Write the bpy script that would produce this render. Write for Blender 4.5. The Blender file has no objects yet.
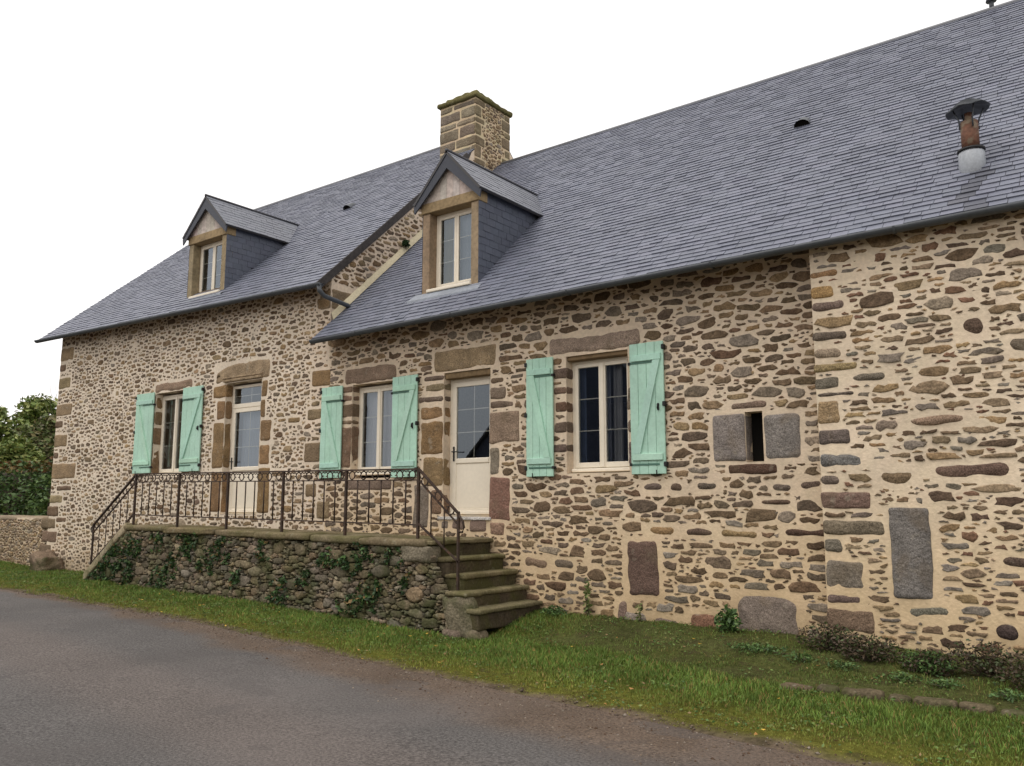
import bpy, math, random
import numpy as np
from mathutils import Vector, noise

random.seed(7)
rng = np.random.default_rng(7)
R = math.radians
scene = bpy.context.scene
COL = scene.collection

# ------------------------------------------------------------------ camera
cam = bpy.data.cameras.new("camera")
cam.sensor_width = 36.0
cam.lens = 842.66 / 1024 * 36.0
cam.clip_end = 2000
cam_o = bpy.data.objects.new("camera", cam)
COL.objects.link(cam_o)
cam_o.location = (0, -9.5, 1.6)
cam_o.rotation_euler = (math.pi / 2 + 0.143795, 0, 0.644034)
scene.camera = cam_o

# ------------------------------------------------------------------ light: overcast sky and a very soft sun
SUN_EL, SUN_AZ = R(66), R(200)          # azimuth measured clockwise from +Y
world = bpy.data.worlds.new("World")
scene.world = world
world.use_nodes = True
wn = world.node_tree
wn.nodes.clear()
w_out = wn.nodes.new("ShaderNodeOutputWorld")
w_bg = wn.nodes.new("ShaderNodeBackground")
w_sky = wn.nodes.new("ShaderNodeTexSky")
w_sky.sky_type = 'NISHITA'
w_sky.sun_disc = False
w_sky.sun_elevation = SUN_EL
w_sky.sun_rotation = SUN_AZ
w_sky.air_density = 1.0
w_sky.dust_density = 6.0
w_sky.ozone_density = 1.0
w_mix = wn.nodes.new("ShaderNodeMix")       # the cloud sheet: evens out and whitens the clear sky
w_mix.data_type = 'RGBA'
w_mix.inputs[0].default_value = 0.85
w_mix.inputs[7].default_value = (8.1, 7.8, 7.6, 1)
wn.links.new(w_sky.outputs[0], w_mix.inputs[6])
wn.links.new(w_mix.outputs[2], w_bg.inputs[0])
w_bg.inputs[1].default_value = 0.12
wn.links.new(w_bg.outputs[0], w_out.inputs[0])

sun = bpy.data.lights.new("sun", 'SUN')
sun.energy = 0.8
sun.angle = R(40)
sun.color = (1.0, 0.97, 0.93)
sun_o = bpy.data.objects.new("sun", sun)
COL.objects.link(sun_o)
sd = Vector((math.sin(SUN_AZ) * math.cos(SUN_EL), math.cos(SUN_AZ) * math.cos(SUN_EL), math.sin(SUN_EL)))
sun_o.rotation_euler = (-sd).to_track_quat('-Z', 'Y').to_euler()

scene.view_settings.view_transform = 'Standard'
scene.view_settings.look = 'None'
scene.view_settings.exposure = 0.56
scene.view_settings.gamma = 1
scene.view_settings.use_curve_mapping = False


# ------------------------------------------------------------------ helpers
def S(r, g, b):
    """sRGB 0..255 to linear"""
    f = lambda c: c / 12.92 if c <= 0.04045 else ((c + 0.055) / 1.055) ** 2.4
    return (f(r / 255), f(g / 255), f(b / 255))


def jit(c, a=0.15, h=0.04):
    k = 1 + random.uniform(-a, a)
    return tuple(max(0.004, x * k * (1 + random.uniform(-h, h))) for x in c)


def lerp(a, b, t):
    return a + (b - a) * t


def mixc(a, b, t):
    return tuple(lerp(x, y, t) for x, y in zip(a, b))


def sstep(a, b, x):
    t = min(1, max(0, (x - a) / (b - a)))
    return t * t * (3 - 2 * t)


def NZ(x, y, z=0.0):
    return noise.noise((x, y, z))


ORG = {}


class MB:
    def __init__(self):
        self.v, self.f, self.c, self.m, self.s = [], [], [], [], []

    def add(self, verts, faces, col, mat=0, smooth=False):
        n = len(self.v)
        self.v.extend(verts)
        if len(col) == 3 and not hasattr(col[0], '__len__'):
            self.c.extend([col] * len(verts))
        else:
            self.c.extend(col)
        for f in faces:
            self.f.append([i + n for i in f])
        self.m.extend([mat] * len(faces))
        self.s.extend([smooth] * len(faces))

    def build(self, name, mats, parent=None):
        org = ORG.get(parent.name, (0, 0, 0)) if parent else (0, 0, 0)
        vs = np.array(self.v, dtype=np.float64).reshape(-1, 3) - np.array(org)
        me = bpy.data.meshes.new(name)
        me.from_pydata(vs.tolist(), [], self.f)
        if not isinstance(mats, (list, tuple)):
            mats = [mats]
        for m in mats:
            me.materials.append(m)
        me.polygons.foreach_set("material_index", np.array(self.m, dtype=np.int32))
        me.polygons.foreach_set("use_smooth", np.array(self.s, dtype=bool))
        at = me.color_attributes.new("Col", 'FLOAT_COLOR', 'POINT')
        ca = np.ones((len(vs), 4), dtype=np.float32)
        ca[:, :3] = np.array(self.c, dtype=np.float32)
        at.data.foreach_set("color", ca.ravel())
        me.update()
        o = bpy.data.objects.new(name, me)
        COL.objects.link(o)
        if parent:
            o.parent = parent
        ORG[o.name] = org
        return o

    # -------- primitives
    def quad(self, a, b, c, d, col, mat=0):
        self.add([a, b, c, d], [(0, 1, 2, 3)], col, mat)

    def cbox(self, x0, x1, y0, y1, z0, z1, col, mat=0, bev=0.004):
        """chamfered box"""
        b = min(bev, (x1 - x0) * .3, (y1 - y0) * .3, (z1 - z0) * .3)
        vs, idx = [], {}
        for sx in (0, 1):
            for sy in (0, 1):
                for sz in (0, 1):
                    X, Y, Z = (x0, x1)[sx], (y0, y1)[sy], (z0, z1)[sz]
                    dx, dy, dz = (b, -b)[sx], (b, -b)[sy], (b, -b)[sz]
                    for k, p in enumerate(((X, Y + dy, Z + dz), (X + dx, Y, Z + dz), (X + dx, Y + dy, Z))):
                        idx[sx, sy, sz, k] = len(vs)
                        vs.append(p)
        g = lambda *a: idx[a]
        fs = []
        for s in (0, 1):
            q = [g(s, 0, 0, 0), g(s, 1, 0, 0), g(s, 1, 1, 0), g(s, 0, 1, 0)]
            fs.append(q if s else q[::-1])
            q = [g(0, s, 0, 1), g(0, s, 1, 1), g(1, s, 1, 1), g(1, s, 0, 1)]
            fs.append(q if s else q[::-1])
            q = [g(0, 0, s, 2), g(1, 0, s, 2), g(1, 1, s, 2), g(0, 1, s, 2)]
            fs.append(q if s else q[::-1])
        for a in (0, 1):
            for c in (0, 1):
                fs.append([g(a, c, 0, 0), g(a, c, 1, 0), g(a, c, 1, 1), g(a, c, 0, 1)])
                fs.append([g(a, 0, c, 0), g(a, 1, c, 0), g(a, 1, c, 2), g(a, 0, c, 2)])
                fs.append([g(0, a, c, 1), g(1, a, c, 1), g(1, a, c, 2), g(0, a, c, 2)])
        for sx in (0, 1):
            for sy in (0, 1):
                for sz in (0, 1):
                    fs.append([g(sx, sy, sz, k) for k in range(3)])
        self.add(vs, fs, col, mat)

    def rbox(self, lo, hi, col, mat=0, r=0.03, seg=0.06, amp=0.008, freq=6.0, shear=None, smooth=True, warp=None):
        """rounded rough block"""
        lo, hi = Vector(lo), Vector(hi)
        d = hi - lo
        r = r * random.uniform(.8, 1.6)
        rr = [min(r, d[i] * .49) for i in range(3)]
        if warp is None:
            warp = 0 if r < .026 else min(.02, .10 * min(d.x, d.z))
        n = [max(3, min(26, int(d[i] / seg))) for i in range(3)]
        def ticks(i):
            t = [lo[i] + d[i] * k / n[i] for k in range(n[i] + 1)]
            # extra loops near the rounding
            t += [lo[i] + rr[i] * .35, lo[i] + rr[i], hi[i] - rr[i], hi[i] - rr[i] * .35]
            t = sorted(t)
            o = [t[0]]
            for x in t[1:]:
                if x - o[-1] > 1e-4:
                    o.append(x)
            o[-1] = hi[i]
            return o
        T = [ticks(i) for i in range(3)]
        key, vs, cs, fs = {}, [], [], []
        seed = random.uniform(0, 100)
        def vert(p):
            k = (round(p[0], 5), round(p[1], 5), round(p[2], 5))
            if k in key:
                return key[k]
            q = Vector([min(max(p[i], lo[i] + rr[i]), hi[i] - rr[i]) for i in range(3)])
            dv = Vector(p) - q
            e = Vector([dv[i] / rr[i] if rr[i] > 0 else 0 for i in range(3)])
            L = e.length
            if L > 1e-6:
                e = e / L
                pp = q + Vector([e[i] * rr[i] for i in range(3)])
            else:
                pp = Vector(p)
            nn = noise.noise(pp * freq + Vector((seed, 0, 0))) + .5 * noise.noise(pp * freq * 2.3 + Vector((seed, 9, 0)))
            pp = pp + e * nn * amp
            if warp:
                w3 = Vector((pp.x * 2.6 + seed, pp.z * 2.6, seed))
                pp = pp + Vector((warp * noise.noise(w3), 0, warp * noise.noise(w3 + Vector((7, 3, 1)))))
            if shear:
                pp = Vector(shear(pp))
            kk = 1 + .12 * noise.noise(pp * 5 + Vector((0, seed, 0)))
            key[k] = len(vs)
            vs.append(tuple(pp))
            cs.append(tuple(c * kk for c in col))
            return key[k]
        for ax in range(3):
            b, c = (ax + 1) % 3, (ax + 2) % 3
            for side in (0, 1):
                w = (lo, hi)[side][ax]
                for i in range(len(T[b]) - 1):
                    for j in range(len(T[c]) - 1):
                        q = []
                        for (ii, jj) in ((i, j), (i + 1, j), (i + 1, j + 1), (i, j + 1)):
                            p = [0, 0, 0]
                            p[ax], p[b], p[c] = w, T[b][ii], T[c][jj]
                            q.append(vert(p))
                        fs.append(q if side else q[::-1])
        self.add(vs, fs, cs, mat, smooth)

    def tube(self, pts, r, col, mat=0, n=8, caps=True, smooth=True):
        pts = [Vector(p) for p in pts]
        vs, fs = [], []
        rs = r if hasattr(r, '__len__') else [r] * len(pts)
        up0 = Vector((0, 0, 1))
        for i, p in enumerate(pts):
            t = (pts[min(i + 1, len(pts) - 1)] - pts[max(i - 1, 0)]).normalized()
            u = t.cross(up0)
            if u.length < .05:
                u = t.cross(Vector((1, 0, 0)))
            u.normalize()
            w = t.cross(u)
            for k in range(n):
                a = 2 * math.pi * k / n
                vs.append(tuple(p + (u * math.cos(a) + w * math.sin(a)) * rs[i]))
        for i in range(len(pts) - 1):
            for k in range(n):
                k2 = (k + 1) % n
                fs.append([i * n + k, i * n + k2, (i + 1) * n + k2, (i + 1) * n + k])
        if caps:
            fs.append(list(range(n))[::-1])
            fs.append([(len(pts) - 1) * n + k for k in range(n)])
        self.add(vs, fs, col, mat, smooth)

    def bar(self, a, b, w, h, col, mat=0):
        """square bar from a to b, w across, h in the other direction"""
        a, b = Vector(a), Vector(b)
        t = (b - a).normalized()
        u = t.cross(Vector((0, 1, 0)))
        if u.length < .05:
            u = t.cross(Vector((1, 0, 0)))
        u.normalize()
        v = t.cross(u).normalized()
        vs = []
        for p in (a, b):
            for (s, q) in ((-1, -1), (1, -1), (1, 1), (-1, 1)):
                vs.append(tuple(p + u * s * h / 2 + v * q * w / 2))
        self.add(vs, [(0, 1, 2, 3), (7, 6, 5, 4), (0, 4, 5, 1), (1, 5, 6, 2), (2, 6, 7, 3), (3, 7, 4, 0)], col, mat)

    def prism(self, poly, y0, y1, col, mat=0):
        """polygon in x,z extruded along y"""
        n = len(poly)
        vs = [(p[0], y0, p[1]) for p in poly] + [(p[0], y1, p[1]) for p in poly]
        fs = [list(range(n)), [i + n for i in range(n)][::-1]]
        for i in range(n):
            j = (i + 1) % n
            fs.append([i, i + n, j + n, j])
        self.add(vs, fs, col, mat)


def props(o, label=None, cat=None, group=None, kind=None):
    if label: o['label'] = label
    if cat: o['category'] = cat
    if group: o['group'] = group
    if kind: o['kind'] = kind
    return o


def thing(name, loc, label, cat, group=None):
    o = bpy.data.objects.new(name, None)
    COL.objects.link(o)
    o.empty_display_size = .2
    o.location = loc
    ORG[o.name] = tuple(loc)
    return props(o, label, cat, group)


# ------------------------------------------------------------------ materials
def material(name, const=None, rough=.8, spec=.3, metal=0.0, n1=(3, .25), n2=(25, .25), bump=(60, .3, .01),
             over=None, stain=None, attr=True):
    m = bpy.data.materials.new(name)
    m.use_nodes = True
    nt = m.node_tree
    N, Lk = nt.nodes, nt.links
    bs = N["Principled BSDF"]
    bs.inputs["Roughness"].default_value = rough
    bs.inputs["Specular IOR Level"].default_value = spec
    bs.inputs["Metallic"].default_value = metal
    geo = N.new("ShaderNodeNewGeometry")
    if const is None:
        at = N.new("ShaderNodeAttribute")
        at.attribute_name = "Col"
        col = at.outputs["Color"]
    else:
        rgb = N.new("ShaderNodeRGB")
        rgb.outputs[0].default_value = (*const, 1)
        col = rgb.outputs[0]

    def nz(scale, detail=4, dist=0.0):
        t = N.new("ShaderNodeTexNoise")
        t.inputs["Scale"].default_value = scale
        t.inputs["Detail"].default_value = detail
        t.inputs["Distortion"].default_value = dist
        Lk.new(geo.outputs["Position"], t.inputs["Vector"])
        return t.outputs["Fac"]

    def ramp(src, a, b, lo, hi):
        r = N.new("ShaderNodeMapRange")
        r.inputs["From Min"].default_value = a
        r.inputs["From Max"].default_value = b
        r.inputs["To Min"].default_value = lo
        r.inputs["To Max"].default_value = hi
        Lk.new(src, r.inputs["Value"])
        return r.outputs["Result"]

    def mix(fac, a, b, mode='MIX'):
        x = N.new("ShaderNodeMix")
        x.data_type = 'RGBA'
        x.blend_type = mode
        if hasattr(fac, 'node'):
            Lk.new(fac, x.inputs[0])
        else:
            x.inputs[0].default_value = fac
        for k, s in ((6, a), (7, b)):
            if hasattr(s, 'node'):
                Lk.new(s, x.inputs[k])
            else:
                x.inputs[k].default_value = (*s, 1)
        return x.outputs[2]

    def mul(src, fac):
        x = N.new("ShaderNodeVectorMath")
        x.operation = 'SCALE'
        Lk.new(src, x.inputs[0])
        Lk.new(fac, x.inputs["Scale"])
        return x.outputs[0]
    for (sc, a) in (n1, n2):
        if a:
            col = mul(col, ramp(nz(sc), .3, .7, 1 - a, 1 + a))
    if over:      # (scale, threshold lo, hi, colour, max)
        for (sc, lo, hi, oc, mx) in over:
            f = ramp(nz(sc, 6, .4), lo, hi, 0, mx)
            col = mix(f, col, oc)
    if stain:     # (z full, z none, colour, amount)
        sx = N.new("ShaderNodeSeparateXYZ")
        Lk.new(geo.outputs["Position"], sx.inputs[0])
        for (za, zb, oc, mx) in stain:
            a = N.new("ShaderNodeMath")
            a.operation = 'MULTIPLY_ADD'
            Lk.new(nz(1.3, 5), a.inputs[0])
            a.inputs[1].default_value = 1.6
            Lk.new(sx.outputs["Z"], a.inputs[2])
            f = ramp(a.outputs[0], za + .8, zb + .8, mx, 0)
            col = mix(f, col, oc)
    Lk.new(col, bs.inputs["Base Color"])
    if bump:
        b = N.new("ShaderNodeBump")
        b.inputs["Strength"].default_value = bump[1]
        b.inputs["Distance"].default_value = bump[2]
        Lk.new(nz(bump[0], 6), b.inputs["Height"])
        Lk.new(b.outputs[0], bs.inputs["Normal"])
    return m


M_MORTAR = material("lime_mortar", n1=(1.7, .1), n2=(22, .1), bump=(35, .5, .012), rough=.95, spec=.1,
                    stain=[(.1, 1.5, S(198, 166, 120), .3), (-.1, .5, S(120, 100, 70), .6)])
M_STONE = material("rubble_stone", n1=(11, .3), n2=(55, .35), bump=(28, 1.0, .016), rough=.9, spec=.15,
                   over=[(7, .6, .75, S(150, 132, 104), .35)])
M_GRANITE = material("granite_block", n1=(5, .22), n2=(80, .5), bump=(26, 1.0, .018), rough=.9, spec=.15,
                     over=[(3.5, .52, .7, S(110, 96, 78), .45), (11, .6, .72, S(160, 150, 132), .4), (17, .62, .72, S(70, 62, 54), .4)])
M_DRY = material("dry_stone", n1=(6, .25), n2=(35, .35), bump=(30, 1.0, .02), rough=.95, spec=.1,
                 over=[(2.4, .44, .62, S(66, 72, 40), .7), (14, .62, .72, S(150, 146, 130), .35)])
M_STEP = material("mossy_step_stone", n1=(3, .2), n2=(30, .3), bump=(30, .8, .015), rough=.95, spec=.1,
                  over=[(2.2, .42, .62, S(78, 78, 42), .6), (10, .62, .74, S(150, 145, 125), .35)])
M_DARK = material("dark_void", const=(.012, .011, .01), rough=1, spec=0, n1=(3, 0), n2=(3, 0), bump=None)
M_SHUTD = material("hinge_and_ledge_shade", const=S(78, 112, 98), n1=(3, .1), n2=(20, .1), bump=None, rough=.6)
M_SLATE = material("slate", n1=(.7, .05), n2=(16, .09), bump=(60, .25, .004), rough=.5, spec=.45)
M_ZINC = material("dark_zinc", const=S(74, 78, 82), rough=.5, spec=.4, n1=(2, .15), n2=(20, .1), bump=None)
M_ZINCL = material("pale_zinc", const=S(128, 134, 142), rough=.5, spec=.4, n1=(3, .2), n2=(20, .15), bump=None)
M_GALV = material("galvanised_sheet", n1=(6, .12), n2=(40, .12), bump=None, rough=.5, spec=.5)
M_CREAM = material("cream_frame", const=S(226, 216, 196), rough=.45, spec=.4, n1=(2, .04), n2=(20, .03), bump=None)
M_SHUT = material("green_paint", n1=(2.2, .09), n2=(30, .07), bump=(18, .25, .004), rough=.6, spec=.3,
                  over=[(5, .56, .75, S(140, 176, 158), .4), (40, .66, .74, S(120, 140, 122), .3)])
M_IRON = material("old_iron", const=S(60, 48, 40), rough=.7, spec=.3, n1=(7, .35), n2=(50, .3), bump=(90, .4, .002),
                  over=[(16, .55, .7, S(96, 66, 46), .6)])
M_BLACK = material("black_iron", const=S(38, 38, 38), rough=.6, n1=(3, .1), n2=(20, .1), bump=None)
M_TIMBER = material("oak_timber", n1=(2.5, .15), n2=(18, .22), bump=(40, .4, .004), rough=.75, spec=.25)
M_CURT = material("curtain_cloth", n1=(3, .06), n2=(40, .05), bump=None, rough=.9, spec=.1)
M_RUST = material("rusty_pipe", const=S(106, 74, 58), rough=.7, n1=(7, .3), n2=(30, .25), bump=(60, .3, .003),
                  over=[(9, .5, .62, S(140, 128, 108), .7)])
M_LEAF = material("leaf", n1=(2, .15), n2=(30, .15), bump=None, rough=.55, spec=.3)
M_GRASS = material("grass_blade", n1=(1.2, .2), n2=(9, .2), bump=None, rough=.65, spec=.2)
M_BARK = material("bark", const=S(84, 74, 62), n1=(6, .2), n2=(30, .3), bump=(25, .8, .02))
M_SOIL = material("soil_and_moss", n1=(1.5, .2), n2=(18, .3), bump=(30, 1.0, .03), rough=1, spec=.05,
                  over=[(5, .55, .68, S(66, 60, 42), .7)])
M_ROAD = material("worn_asphalt", n1=(.8, .10), n2=(48, .5), bump=(90, 1.0, .012), rough=.9, spec=.2,
                  over=[(.55, .5, .75, S(112, 104, 100), .35), (160, .6, .7, S(150, 146, 140), .55), (2.2, .62, .7, S(72, 68, 66), .3), (.9, .58, .62, S(84, 80, 78), .4)])
M_PLASTER = material("plaster", n1=(2, .1), n2=(10, .1), bump=None)


def glass():
    m = bpy.data.materials.new("window_glass")
    m.use_nodes = True
    N, Lk = m.node_tree.nodes, m.node_tree.links
    N.clear()
    o = N.new("ShaderNodeOutputMaterial")
    mx = N.new("ShaderNodeMixShader")
    tr = N.new("ShaderNodeBsdfTransparent")
    tr.inputs[0].default_value = (.82, .86, .88, 1)
    gl = N.new("ShaderNodeBsdfGlossy")
    gl.inputs["Roughness"].default_value = .01
    gl.inputs[0].default_value = (.80, .90, 1, 1)
    fr = N.new("ShaderNodeFresnel")
    fr.inputs[0].default_value = 1.5
    mp = N.new("ShaderNodeMapRange")
    mp.inputs["From Max"].default_value = .5
    mp.inputs["To Min"].default_value = .03
    mp.inputs["To Max"].default_value = 1.0
    Lk.new(fr.outputs[0], mp.inputs["Value"])
    Lk.new(mp.outputs[0], mx.inputs[0])
    Lk.new(tr.outputs[0], mx.inputs[1])
    Lk.new(gl.outputs[0], mx.inputs[2])
    Lk.new(mx.outputs[0], o.inputs[0])
    return m


M_GLASS = glass()
CREAM = S(226, 216, 196)

# ------------------------------------------------------------------ ground levels
def ip(x, tab):
    if x <= tab[0][0]:
        return tab[0][1]
    for k in range(1, len(tab)):
        if x < tab[k][0]:
            a, b = tab[k - 1], tab[k]
            return a[1] + (b[1] - a[1]) * (x - a[0]) / (b[0] - a[0])
    return tab[-1][1]


T_ZW = [(-60, .3), (-24, .25), (-20.7, .1), (-16, .2), (-7, .2), (-3, .19), (6, .22)]
T_ZF = [(-60, .3), (-24, .22), (-20, .16), (-15.8, .2), (-11.2, .14), (-6.9, -.02), (-4, .0), (-2.5, .04), (6, .08)]
T_ZR = [(-60, .25), (-24, .18), (-16.7, .12), (-10.3, .05), (-6.3, -.05), (6, -.06)]
T_YE = [(-80, -2.2), (-24, -2.45), (-16.7, -2.6), (-10.3, -2.72), (-6.3, -3.02), (-3.73, -3.32), (-1.76, -3.58), (0, -3.85), (8, -4.9), (40, -9)]


def road_z(x, y):
    return ip(x, T_ZR) - .02


def ground_z(x, y):
    zw, zf, zr, ye = ip(x, T_ZW), ip(x, T_ZF), ip(x, T_ZR), ip(x, T_YE)
    if y >= 0:
        return zw
    if y >= -1.3:
        return lerp(zf, zw, sstep(-1.3, -.1, y))
    if y >= ye:
        return lerp(zr + .015, zf, (y - ye) / (-1.3 - ye))
    if y > -9.3:
        return lerp(zr + .015, zr - .12, min(1, (ye - y) / .35))
    return lerp(zr - .12, zr + .08, min(1, (-9.3 - y) / .5))


# ------------------------------------------------------------------ masonry
MASKS = {}


def pack(u0, u1, v0, v1, sizes, inside, rects, gap, cell=.02, K=10, cap=1.3, tries=14, boxy=.75, coarse=.03):
    """fit irregular stones of many sizes together; returns list of (centre, polygon)"""
    W, H = int((u1 - u0) / cell) + 1, int((v1 - v0) / cell) + 1
    gu = u0 + (np.arange(W) + .5) * cell
    gv = v0 + (np.arange(H) + .5) * cell
    free = inside(gu[None, :], gv[:, None]) & np.ones((H, W), bool)
    for (a, b, c, d) in rects:
        free &= ~((gu[None, :] > a - .012) & (gu[None, :] < b + .012) & (gv[:, None] > c - .012) & (gv[:, None] < d + .012))
    hard = free.copy()
    seeds = []
    for (amin, amax, bmin, bmax, share) in sizes:
        nt = int(share * (u1 - u0) * (v1 - v0) / (4 * ((amin + amax) / 2) * ((bmin + bmax) / 2)))
        cand = np.flatnonzero(free)
        miss = 0
        k = 0
        while k < nt and miss < nt * tries and len(cand):
            if miss % 400 == 399:
                cand = np.flatnonzero(free)
                if not len(cand): break
            a = random.uniform(amin, amax)
            b = random.uniform(bmin, min(bmax, a))
            q = int(cand[random.randrange(len(cand))])
            i, j = divmod(q, W)
            na, nb = int(a * .82 / cell), int(b * .82 / cell)
            i0, i1, j0, j1 = i - nb, i + nb + 1, j - na, j + na + 1
            if i0 < 0 or j0 < 0 or i1 > H or j1 > W:
                miss += 1
                continue
            if not (free[i, j0] and free[i, j1 - 1] and free[i0, j] and free[i1 - 1, j]):
                miss += 1
                continue
            if (na, nb) not in MASKS:
                yy, xx = np.ogrid[-nb:nb + 1, -na:na + 1]
                MASKS[na, nb] = (xx / (na + .5)) ** 2 + (yy / (nb + .5)) ** 2 <= 1
            msk = MASKS[na, nb]
            sl = free[i0:i1, j0:j1]
            if not sl[msk].all():
                miss += 1
                continue
            sl[msk] = False
            seeds.append((gu[j] + random.uniform(-.5, .5) * cell, gv[i] + random.uniform(-.5, .5) * cell, a, b))
            k += 1
    if not seeds:
        return []
    P = np.array(seeds)
    th = np.arange(K) / K * 2 * np.pi
    steps = np.linspace(.25, cap, 24)
    out = []
    big = P[:, 2].max()
    order = np.argsort(P[:, 0])
    xs = P[order, 0]
    for i in range(len(P)):
        cx, cy, a, b = P[i]
        lo, hi = np.searchsorted(xs, [cx - 1.5 * (a + big), cx + 1.5 * (a + big)])
        nb = order[lo:hi]
        nb = nb[(np.abs(P[nb, 1] - cy) < 2.2 * (b + P[nb, 3])) & (nb != i)]
        t = th + random.uniform(-.2, .2)
        ca, sa = np.cos(t), np.sin(t)
        se = (np.abs(ca) ** 3 + np.abs(sa) ** 3) ** (-1 / 3)      # boxier than an ellipse
        se = 1 + (se - 1) * boxy * 2
        dx = a * ca * se
        dy = b * sa * se
        px = cx + steps[:, None] * dx[None, :]
        py = cy + steps[:, None] * dy[None, :]
        own = steps[:, None] * np.ones_like(dx)[None, :]
        ok = np.ones_like(px, bool)
        if len(nb):
            q = P[nb]
            cost = np.sqrt(((px[..., None] - q[:, 0]) / q[:, 2]) ** 2 + ((py[..., None] - q[:, 1]) / q[:, 3]) ** 2)
            ok &= own < cost.min(-1)
        ii = ((py - v0) / cell).astype(int)
        jj = ((px - u0) / cell).astype(int)
        inb = (ii >= 0) & (ii < H) & (jj >= 0) & (jj < W)
        ok &= inb & hard[np.clip(ii, 0, H - 1), np.clip(jj, 0, W - 1)]
        bad = ~ok
        first = np.where(bad.any(0), bad.argmax(0), len(steps) - 1)
        s = steps[np.maximum(first - 1, 0)]
        s = .76 * s + .12 * (np.roll(s, 1) + np.roll(s, -1))
        ln = np.sqrt(dx * dx + dy * dy) * s
        ln = np.maximum(ln - gap * random.uniform(.35, .65), .35 * np.sqrt(dx * dx + dy * dy) * s)
        ln = ln * (1 + rng.uniform(-.14, .14, K)) + rng.uniform(-coarse, coarse, K) * .5
        ln = np.maximum(ln, .012)
        nn = np.sqrt(dx * dx + dy * dy)
        out.append(((cx, cy), np.stack([cx + dx / nn * ln, cy + dy / nn * ln], 1)))
    return out


def add_stone(mb, cen, poly, fmap, h, col, mat, base=-.015, dome=.25):
    K = len(poly)
    c = np.array(cen)
    ctr = poly.mean(0)
    tu, tv = random.uniform(-.1, .1), random.uniform(-.1, .1)
    vs, cs = [], []
    for (k, d) in ((1.0, base), (.95, h * .8), (.70, h * (1 + dome * .6))):
        for p in poly:
            q = ctr + (p - ctr) * k
            dd = d if k == 1.0 else d + (q[0] - ctr[0]) * tu * .35 + (q[1] - ctr[1]) * tv * .35 + random.uniform(-.12, .12) * h
            vs.append(fmap(q[0], q[1], dd))
            g = random.uniform(.9, 1.1)
            cs.append(tuple(x * g for x in col))
    vs.append(fmap(ctr[0], ctr[1], h * (1 + dome)))
    cs.append(col)
    fs = []
    for r in range(2):
        for i in range(K):
            j = (i + 1) % K
            fs.append([r * K + i, r * K + j, (r + 1) * K + j, (r + 1) * K + i])
    for i in range(K):
        fs.append([2 * K + i, 2 * K + (i + 1) % K, 3 * K])
    mb.add(vs, fs, cs, mat, True)


def wall_grid(mb, u0, u1, v0, vtop, openings, fmap, col, step=.11, amp=.008, reveal=.26, mat=0, revcol=None):
    """mortar face with openings and their reveals; vtop is a number or a function of u"""
    us = list(np.arange(u0, u1, step)) + [u1]
    vmax = vtop if not callable(vtop) else max(vtop(u) for u in us)
    vs_ = list(np.arange(v0, vmax, step)) + [vmax]
    for (a, b, c, d) in openings:
        us += [a, b]
        vs_ += [c, d]
    def uniq(t):
        t = sorted(t)
        o = [t[0]]
        for x in t[1:]:
            if x - o[-1] > 1e-5:
                o.append(x)
        return o
    us, vs_ = uniq(us), uniq(vs_)
    idx, V, C, F = {}, [], [], []
    def vert(i, j):
        if (i, j) in idx:
            return idx[i, j]
        u, v = us[i], vs_[j]
        if callable(vtop):
            v = min(v, vtop(u))
        d = amp * (NZ(u * 2.1, v * 2.1, 3) + .6 * NZ(u * 7, v * 7, 8))
        idx[i, j] = len(V)
        V.append(fmap(u, v, d))
        C.append(col(u, v))
        return idx[i, j]
    for i in range(len(us) - 1):
        for j in range(len(vs_) - 1):
            um, vm = (us[i] + us[i + 1]) / 2, (vs_[j] + vs_[j + 1]) / 2
            if any(a < um < b and c < vm < d for (a, b, c, d) in openings):
                continue
            if callable(vtop) and vs_[j] >= vtop(us[i]) and vs_[j] >= vtop(us[i + 1]):
                continue
            F.append([vert(i, j), vert(i + 1, j), vert(i + 1, j + 1), vert(i, j + 1)])
    mb.add(V, F, C, mat, True)
    for (a, b, c, d) in openings:
        n = 10
        for (p, q) in (((a, c), (a, d)), ((b, d), (b, c)), ((a, d), (b, d)), ((b, c), (a, c))):
            cc = revcol or col((p[0] + q[0]) / 2, (p[1] + q[1]) / 2)
            mb.quad(fmap(*p, .004), fmap(*q, .004), fmap(*q, -reveal), fmap(*p, -reveal), cc, mat)


PAL_L = [S(112, 97, 78), S(120, 105, 84), S(100, 86, 70), S(130, 113, 90), S(112, 101, 87), S(104, 87, 68), S(140, 123, 98), S(94, 82, 70)]
PAL_R = [S(104, 89, 72), S(94, 80, 64), S(86, 72, 58), S(118, 101, 80), S(102, 90, 77), S(126, 108, 84), S(98, 80, 65), S(90, 79, 68), S(106, 97, 86)]
PAL_F = [S(102, 87, 71), S(110, 96, 78), S(90, 76, 62), S(120, 103, 81), S(106, 98, 88), S(106, 83, 68), S(136, 116, 88), S(84, 71, 60), S(124, 109, 90), S(110, 104, 96)]


def pick(pal):
    c = jit(random.choice(pal), .2, .03)
    c = (c[0] * 1.20, c[1] * 1.16, c[2] * 1.11)
    q = random.random()
    if q < .05:
        c = mixc(c, S(150, 124, 88), .55)
    elif q < .12:
        c = mixc(c, S(150, 142, 130), .5)
    return c


def front(y0):
    return lambda u, v, d: (u, y0 - d, v)


GRAN = S(142, 126, 104)
GRAY = S(128, 118, 110)
BROWN = S(124, 102, 76)

# ================================================================== THE TALL HOUSE (left)
XL, XG = -20.75, -11.05
def eaveL(x): return ip(x, [(-21.3, 5.56), (-10.8, 5.33)])
def roofL(x, y): return lerp(eaveL(x), 10.0, (y + .35) / 5.05)

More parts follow.
